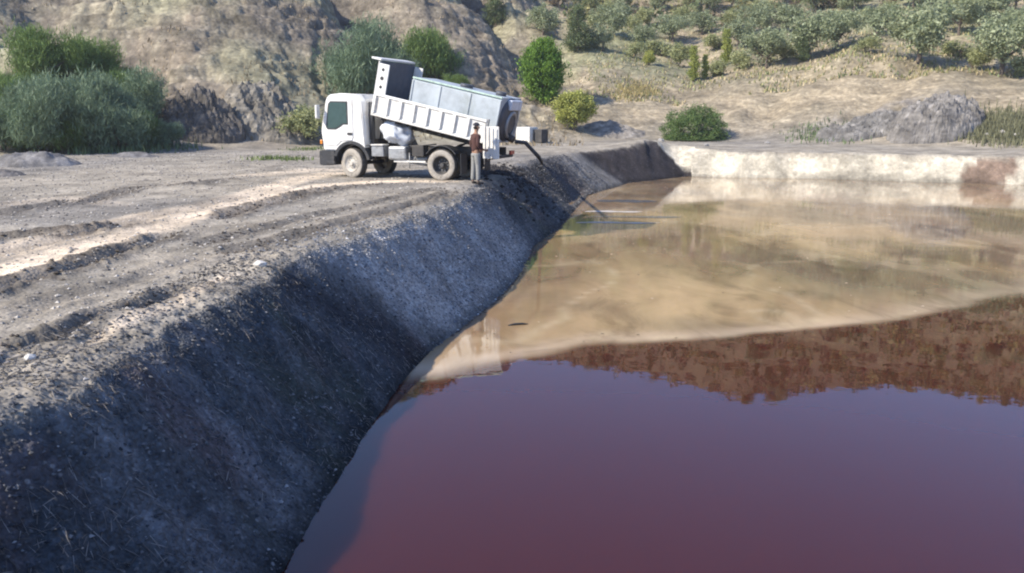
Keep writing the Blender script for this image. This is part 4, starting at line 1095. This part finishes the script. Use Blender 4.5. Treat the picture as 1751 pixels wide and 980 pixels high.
# truck's shadow on the crest and slope, laid in as dark clods
xs = rng.normal(0, 1, 900); 
sx_, sy_, sz_ = march(885, 300, terrain)
X = sx_ + xs * .8 - .4; Y = sy_ + rng.normal(0, 1, 900) * 1.6
o = stones_mesh('shadow_clods', X, Y, .03 + .10 * rng.random(900) ** 2, m_stone, np.array([.04, .037, .038]) * (.6 + .8 * rng.random((900, 1))), .3)
tag(o, 'dark clods standing for the truck shadow on the crest behind it', 'soil', kind='stuff')

# floating stick and foam streaks
sx_, sy_ = onz(885, 556, 0)
st = bpy.data.objects.new('floating_stick', tube_mesh([[(-.17, -.05, .0, .012), (-.05, -.01, .018, .02), (.08, .02, .02, .018), (.19, .06, .0, .008)]], m_black, 'floating_stick'))
st.location = (sx_, sy_, .004); col.objects.link(st); tag(st, 'dark stick floating on the tan scum', 'stick')
m_foam = simple('foam', (.55, .50, .44), .5, noise=.2); m_slick = simple('dark_slick', (.12, .13, .15), .05, noise=.2, spec=.8)
for px0, px1, py, wd_, mat_, lab in [(985, 1130, 381, .16, m_foam, 'thin white foam streak nearest on the far part of the pond'), (1000, 1168, 371, .26, m_slick, 'blue-grey slick streak just beyond the foam streak'),
                                     (1000, 1100, 362, .22, m_foam, 'short pale foam streak beyond the blue-grey slick'), (1020, 1125, 344, .5, m_slick, 'dark slick streak near the far left corner of the pond')]:
    ax, ay = onz(px0, py, 0); bx, by = onz(px1, py, 0); k = 26
    P = []
    for i in range(k + 1):
        t_ = i / k; w_ = wd_ * (math.sin(math.pi * min(1, t_ * 1.0 + .02)) ** .5) * (1 + .5 * float(fbm(np.array([t_ * 7 + py]), np.array([0.]), 2, 5)[0])) * 2.2
        cy = ay + (by - ay) * t_ + .1 * math.sin(t_ * 6)
        P += [(ax + (bx - ax) * t_, cy - w_ * .5, .006), (ax + (bx - ax) * t_, cy + w_ * .5, .006)]
    me = bpy.data.meshes.new('streak'); me.from_pydata(P, [], [(2 * i, 2 * i + 2, 2 * i + 3, 2 * i + 1) for i in range(k)]); me.materials.append(mat_)
    o = bpy.data.objects.new('foam_streak' if mat_ is m_foam else 'slick_streak', me); col.objects.link(o); tag(o, lab, 'foam' if mat_ is m_foam else 'slick', 'floating streaks on the pond')

# ------------------------------------------------------------------ the man
def skin(name, joints, edges, mat, parent, sub=2, root=0):
    me = bpy.data.meshes.new(name); me.from_pydata([j[:3] for j in joints], edges, [])
    o = bpy.data.objects.new(name, me); col.objects.link(o)
    md = o.modifiers.new('skin', 'SKIN'); md.use_smooth_shade = True
    sd_ = me.skin_vertices[0].data if me.skin_vertices else me.attributes
    for i, j in enumerate(joints):
        me.skin_vertices[0].data[i].radius = (j[3], j[4] if len(j) > 4 else j[3])
    me.skin_vertices[0].data[root].use_root = True
    s_ = o.modifiers.new('sub', 'SUBSURF'); s_.levels = sub; s_.render_levels = sub
    return o
def freeze(o, mat, parent, smooth=True):
    dg = bpy.context.evaluated_depsgraph_get(); me = bpy.data.meshes.new_from_object(o.evaluated_get(dg))
    name = o.name.split('.')[0]; old = o.data; bpy.data.objects.remove(o)
    me.name = name; me.materials.clear(); me.materials.append(mat)
    for p_ in me.polygons: p_.use_smooth = smooth
    n_o = bpy.data.objects.new(name, me); col.objects.link(n_o); n_o.parent = parent; return n_o
def ensure_skin(me):
    bm = bmesh.new(); bm.from_mesh(me); bm.verts.layers.skin.verify(); bm.to_mesh(me); bm.free()
def skinned(name, joints, edges, mat, parent, sub=2, root=0):
    me = bpy.data.meshes.new(name); me.from_pydata([j[:3] for j in joints], edges, []); ensure_skin(me)
    o = bpy.data.objects.new(name, me); col.objects.link(o)
    for i, j in enumerate(joints): me.skin_vertices[0].data[i].radius = (j[3], j[4] if len(j) > 4 else j[3])
    me.skin_vertices[0].data[root].use_root = True
    o.modifiers.new('skin', 'SKIN'); s_ = o.modifiers.new('sub', 'SUBSURF'); s_.levels = sub
    bpy.context.view_layer.update()
    return freeze(o, mat, parent)
m_skin = simple('skin', (.30, .17, .11), .6, noise=.1); m_jacket = simple('dark_red_jacket', (.075, .035, .03), .9, noise=.35, scale=10)
m_trous = simple('grey_trousers', (.25, .25, .24), .95, noise=.25, scale=12); m_cap = simple('dark_cap', (.04, .04, .05), .9, noise=.2); m_boot = simple('boots', (.07, .055, .045), .8, noise=.3); m_hair = simple('dark_hair', (.02, .018, .015), .8, noise=.2)
mp_ = TM @ Vector((-1.42, 1.75, 0)); mxp, myp = mp_.x, mp_.y
mzp = float(terrain(np.array([mxp]), np.array([myp]))[0])
man = bpy.data.objects.new('person', None); col.objects.link(man)
man.location = (mxp, myp, mzp - .01); man.rotation_euler = (0, 0, R(-62)); man.scale = (.97, .97, .97)
tag(man, 'man in dark red jacket, grey trousers and cap standing beside the truck rear', 'person')
# local: faces +y, x right; z up
J = [(0, 0, .96, .115, .10), (0, -.01, 1.12, .115, .085), (0, 0, 1.30, .135, .095), (0, 0, 1.44, .10, .08), (0, .01, 1.53, .052), (0, .03, 1.60, .068, .075), (0, .035, 1.69, .075, .092), (0, .02, 1.755, .05, .06)]
E = [(i, i + 1) for i in range(7)]
def addj(prev, pts):
    for p_ in pts: J.append(p_); E.append((prev, len(J) - 1)); prev = len(J) - 1
    return prev
for s in (1, -1):
    addj(0, [(s * .10, 0, .88, .085), (s * .11, .02 * s, .50, .058), (s * .12, -.02 + .03 * s, .12, .04), (s * .12, -.01 + .03 * s, .06, .04), (s * .14, .12 + .03 * s, .04, .035)])
    if s > 0: w_ = addj(3, [(.17, 0, 1.42, .055), (.23, -.05, 1.16, .045), (.20, .16, 1.02, .033), (.185, .20, 1.015, .026)])
    else: w_ = addj(3, [(-.17, 0, 1.42, .055), (-.25, -.03, 1.15, .045), (-.22, .14, .98, .033), (-.205, .18, .965, .026)])
    bx_, by_, bz_ = J[w_][:3]
    pm = addj(w_, [(bx_ - s * .01, by_ + .05, bz_ - .01, .024, .036)])
    for k in range(4):
        off = (k - 1.5) * .019; ln = (.026, .03, .028, .022)[k]
        addj(pm, [(bx_ - s * .012, by_ + .085, bz_ + off, .0095), (bx_ - s * .02, by_ + .085 + ln, bz_ + off * 1.1 - .004, .009), (bx_ - s * .042, by_ + .09 + ln * 1.4, bz_ + off * 1.1 - .012, .008)])
    addj(w_, [(bx_ - s * .03, by_ + .035, bz_ + .026, .011), (bx_ - s * .048, by_ + .065, bz_ + .034, .009)])
body_m = skinned('body', J, E, m_skin, man, 1)
def cloth(name, pts, edges, mat, sub=2): return skinned(name, pts, edges, mat, man, sub)
cloth('jacket', [(0, 0, .93, .165, .135), (0, -.01, 1.12, .150, .12), (0, 0, 1.30, .165, .125), (0, 0, 1.43, .125, .095), (0, .005, 1.49, .07, .065),
                 (.18, 0, 1.42, .075), (.245, -.055, 1.16, .066), (.205, .13, 1.03, .050), (-.18, 0, 1.42, .075), (-.265, -.035, 1.15, .066), (-.225, .12, .99, .050)],
      [(0, 1), (1, 2), (2, 3), (3, 4), (3, 5), (5, 6), (6, 7), (3, 8), (8, 9), (9, 10)], m_jacket)
cloth('trousers', [(0, 0, .96, .135, .115), (.10, 0, .86, .105), (.115, .02, .50, .078), (.125, .01, .10, .068), (-.10, 0, .86, .105), (-.115, -.02, .50, .078), (-.125, -.05, .10, .068)],
      [(0, 1), (1, 2), (2, 3), (0, 4), (4, 5), (5, 6)], m_trous)
for s in (1, -1): cloth('boot', [(s * .12, -.03 + .03 * s, .12, .058), (s * .12, -.02 + .03 * s, .05, .055), (s * .135, .08 + .03 * s, .045, .05, .042), (s * .14, .16 + .03 * s, .035, .036, .03)], [(0, 1), (1, 2), (2, 3)], m_boot, 1)
bm = bmesh.new(); bmesh.ops.create_uvsphere(bm, u_segments=18, v_segments=10, radius=1)
bmesh.ops.delete(bm, geom=[v for v in bm.verts if v.co.z < -.05], context='VERTS')
for v in bm.verts: v.co = Vector((v.co.x * .092, v.co.y * .112 + .025, v.co.z * .095 + 1.725))
bbox(bm, (0, .15, 1.725), (.13, .10, .012), None, .004)
link_bm('cap', bm, m_cap, man, True)
bm = bmesh.new(); bmesh.ops.create_uvsphere(bm, u_segments=14, v_segments=10, radius=1)
bmesh.ops.delete(bm, geom=[v for v in bm.verts if v.co.y > .1 or v.co.z > .3], context='VERTS')
for v in bm.verts: v.co = Vector((v.co.x * .086, v.co.y * .10 + .03, v.co.z * .10 + 1.69))
link_bm('hair', bm, m_hair, man, True)
for s in (1, -1):
    bm = bmesh.new(); bmesh.ops.create_uvsphere(bm, u_segments=8, v_segments=6, radius=.013, matrix=Matrix.Translation((s * .03, .118, 1.69))); link_bm('eye', bm, m_lens, man, True)
    bm = bmesh.new(); bmesh.ops.create_uvsphere(bm, u_segments=8, v_segments=6, radius=1)
    for v in bm.verts: v.co = Vector((v.co.x * .012 + s * .083, v.co.y * .022 + .03, v.co.z * .032 + 1.68))
    link_bm('ear', bm, m_skin, man, True)
bm = bmesh.new(); bmesh.ops.create_cone(bm, cap_ends=True, segments=8, radius1=.018, radius2=.006, depth=.045, matrix=Matrix.Translation((0, .130, 1.665)) @ Matrix.Rotation(R(-20), 4, 'X')); link_bm('nose', bm, m_skin, man, True)
bm = bmesh.new(); bbox(bm, (0, .108, 1.625), (.045, .012, .010), None, .003); link_bm('mouth', bm, m_jacket, man)

# ------------------------------------------------------------------ thin haze in the air over the whole place
hz_m = bpy.data.materials.new('haze'); hz_m.use_nodes = True; hn = hz_m.node_tree
hn.nodes.remove(hn.nodes['Principled BSDF'])
pv = hn.nodes.new('ShaderNodeVolumePrincipled'); pv.inputs['Color'].default_value = (.93, .95, 1, 1); pv.inputs['Density'].default_value = .0006; pv.inputs['Anisotropy'].default_value = .3
hn.links.new(pv.outputs[0], hn.nodes['Material Output'].inputs['Volume'])
bm = bmesh.new(); bmesh.ops.create_cube(bm, size=1, matrix=Matrix.Translation((0, 0, 48)) @ Matrix.Diagonal((960, 960, 104, 1)))
hz_o = link_bm('haze', bm, hz_m); tag(hz_o, 'thin pale haze filling the air of the valley', 'haze', kind='stuff')
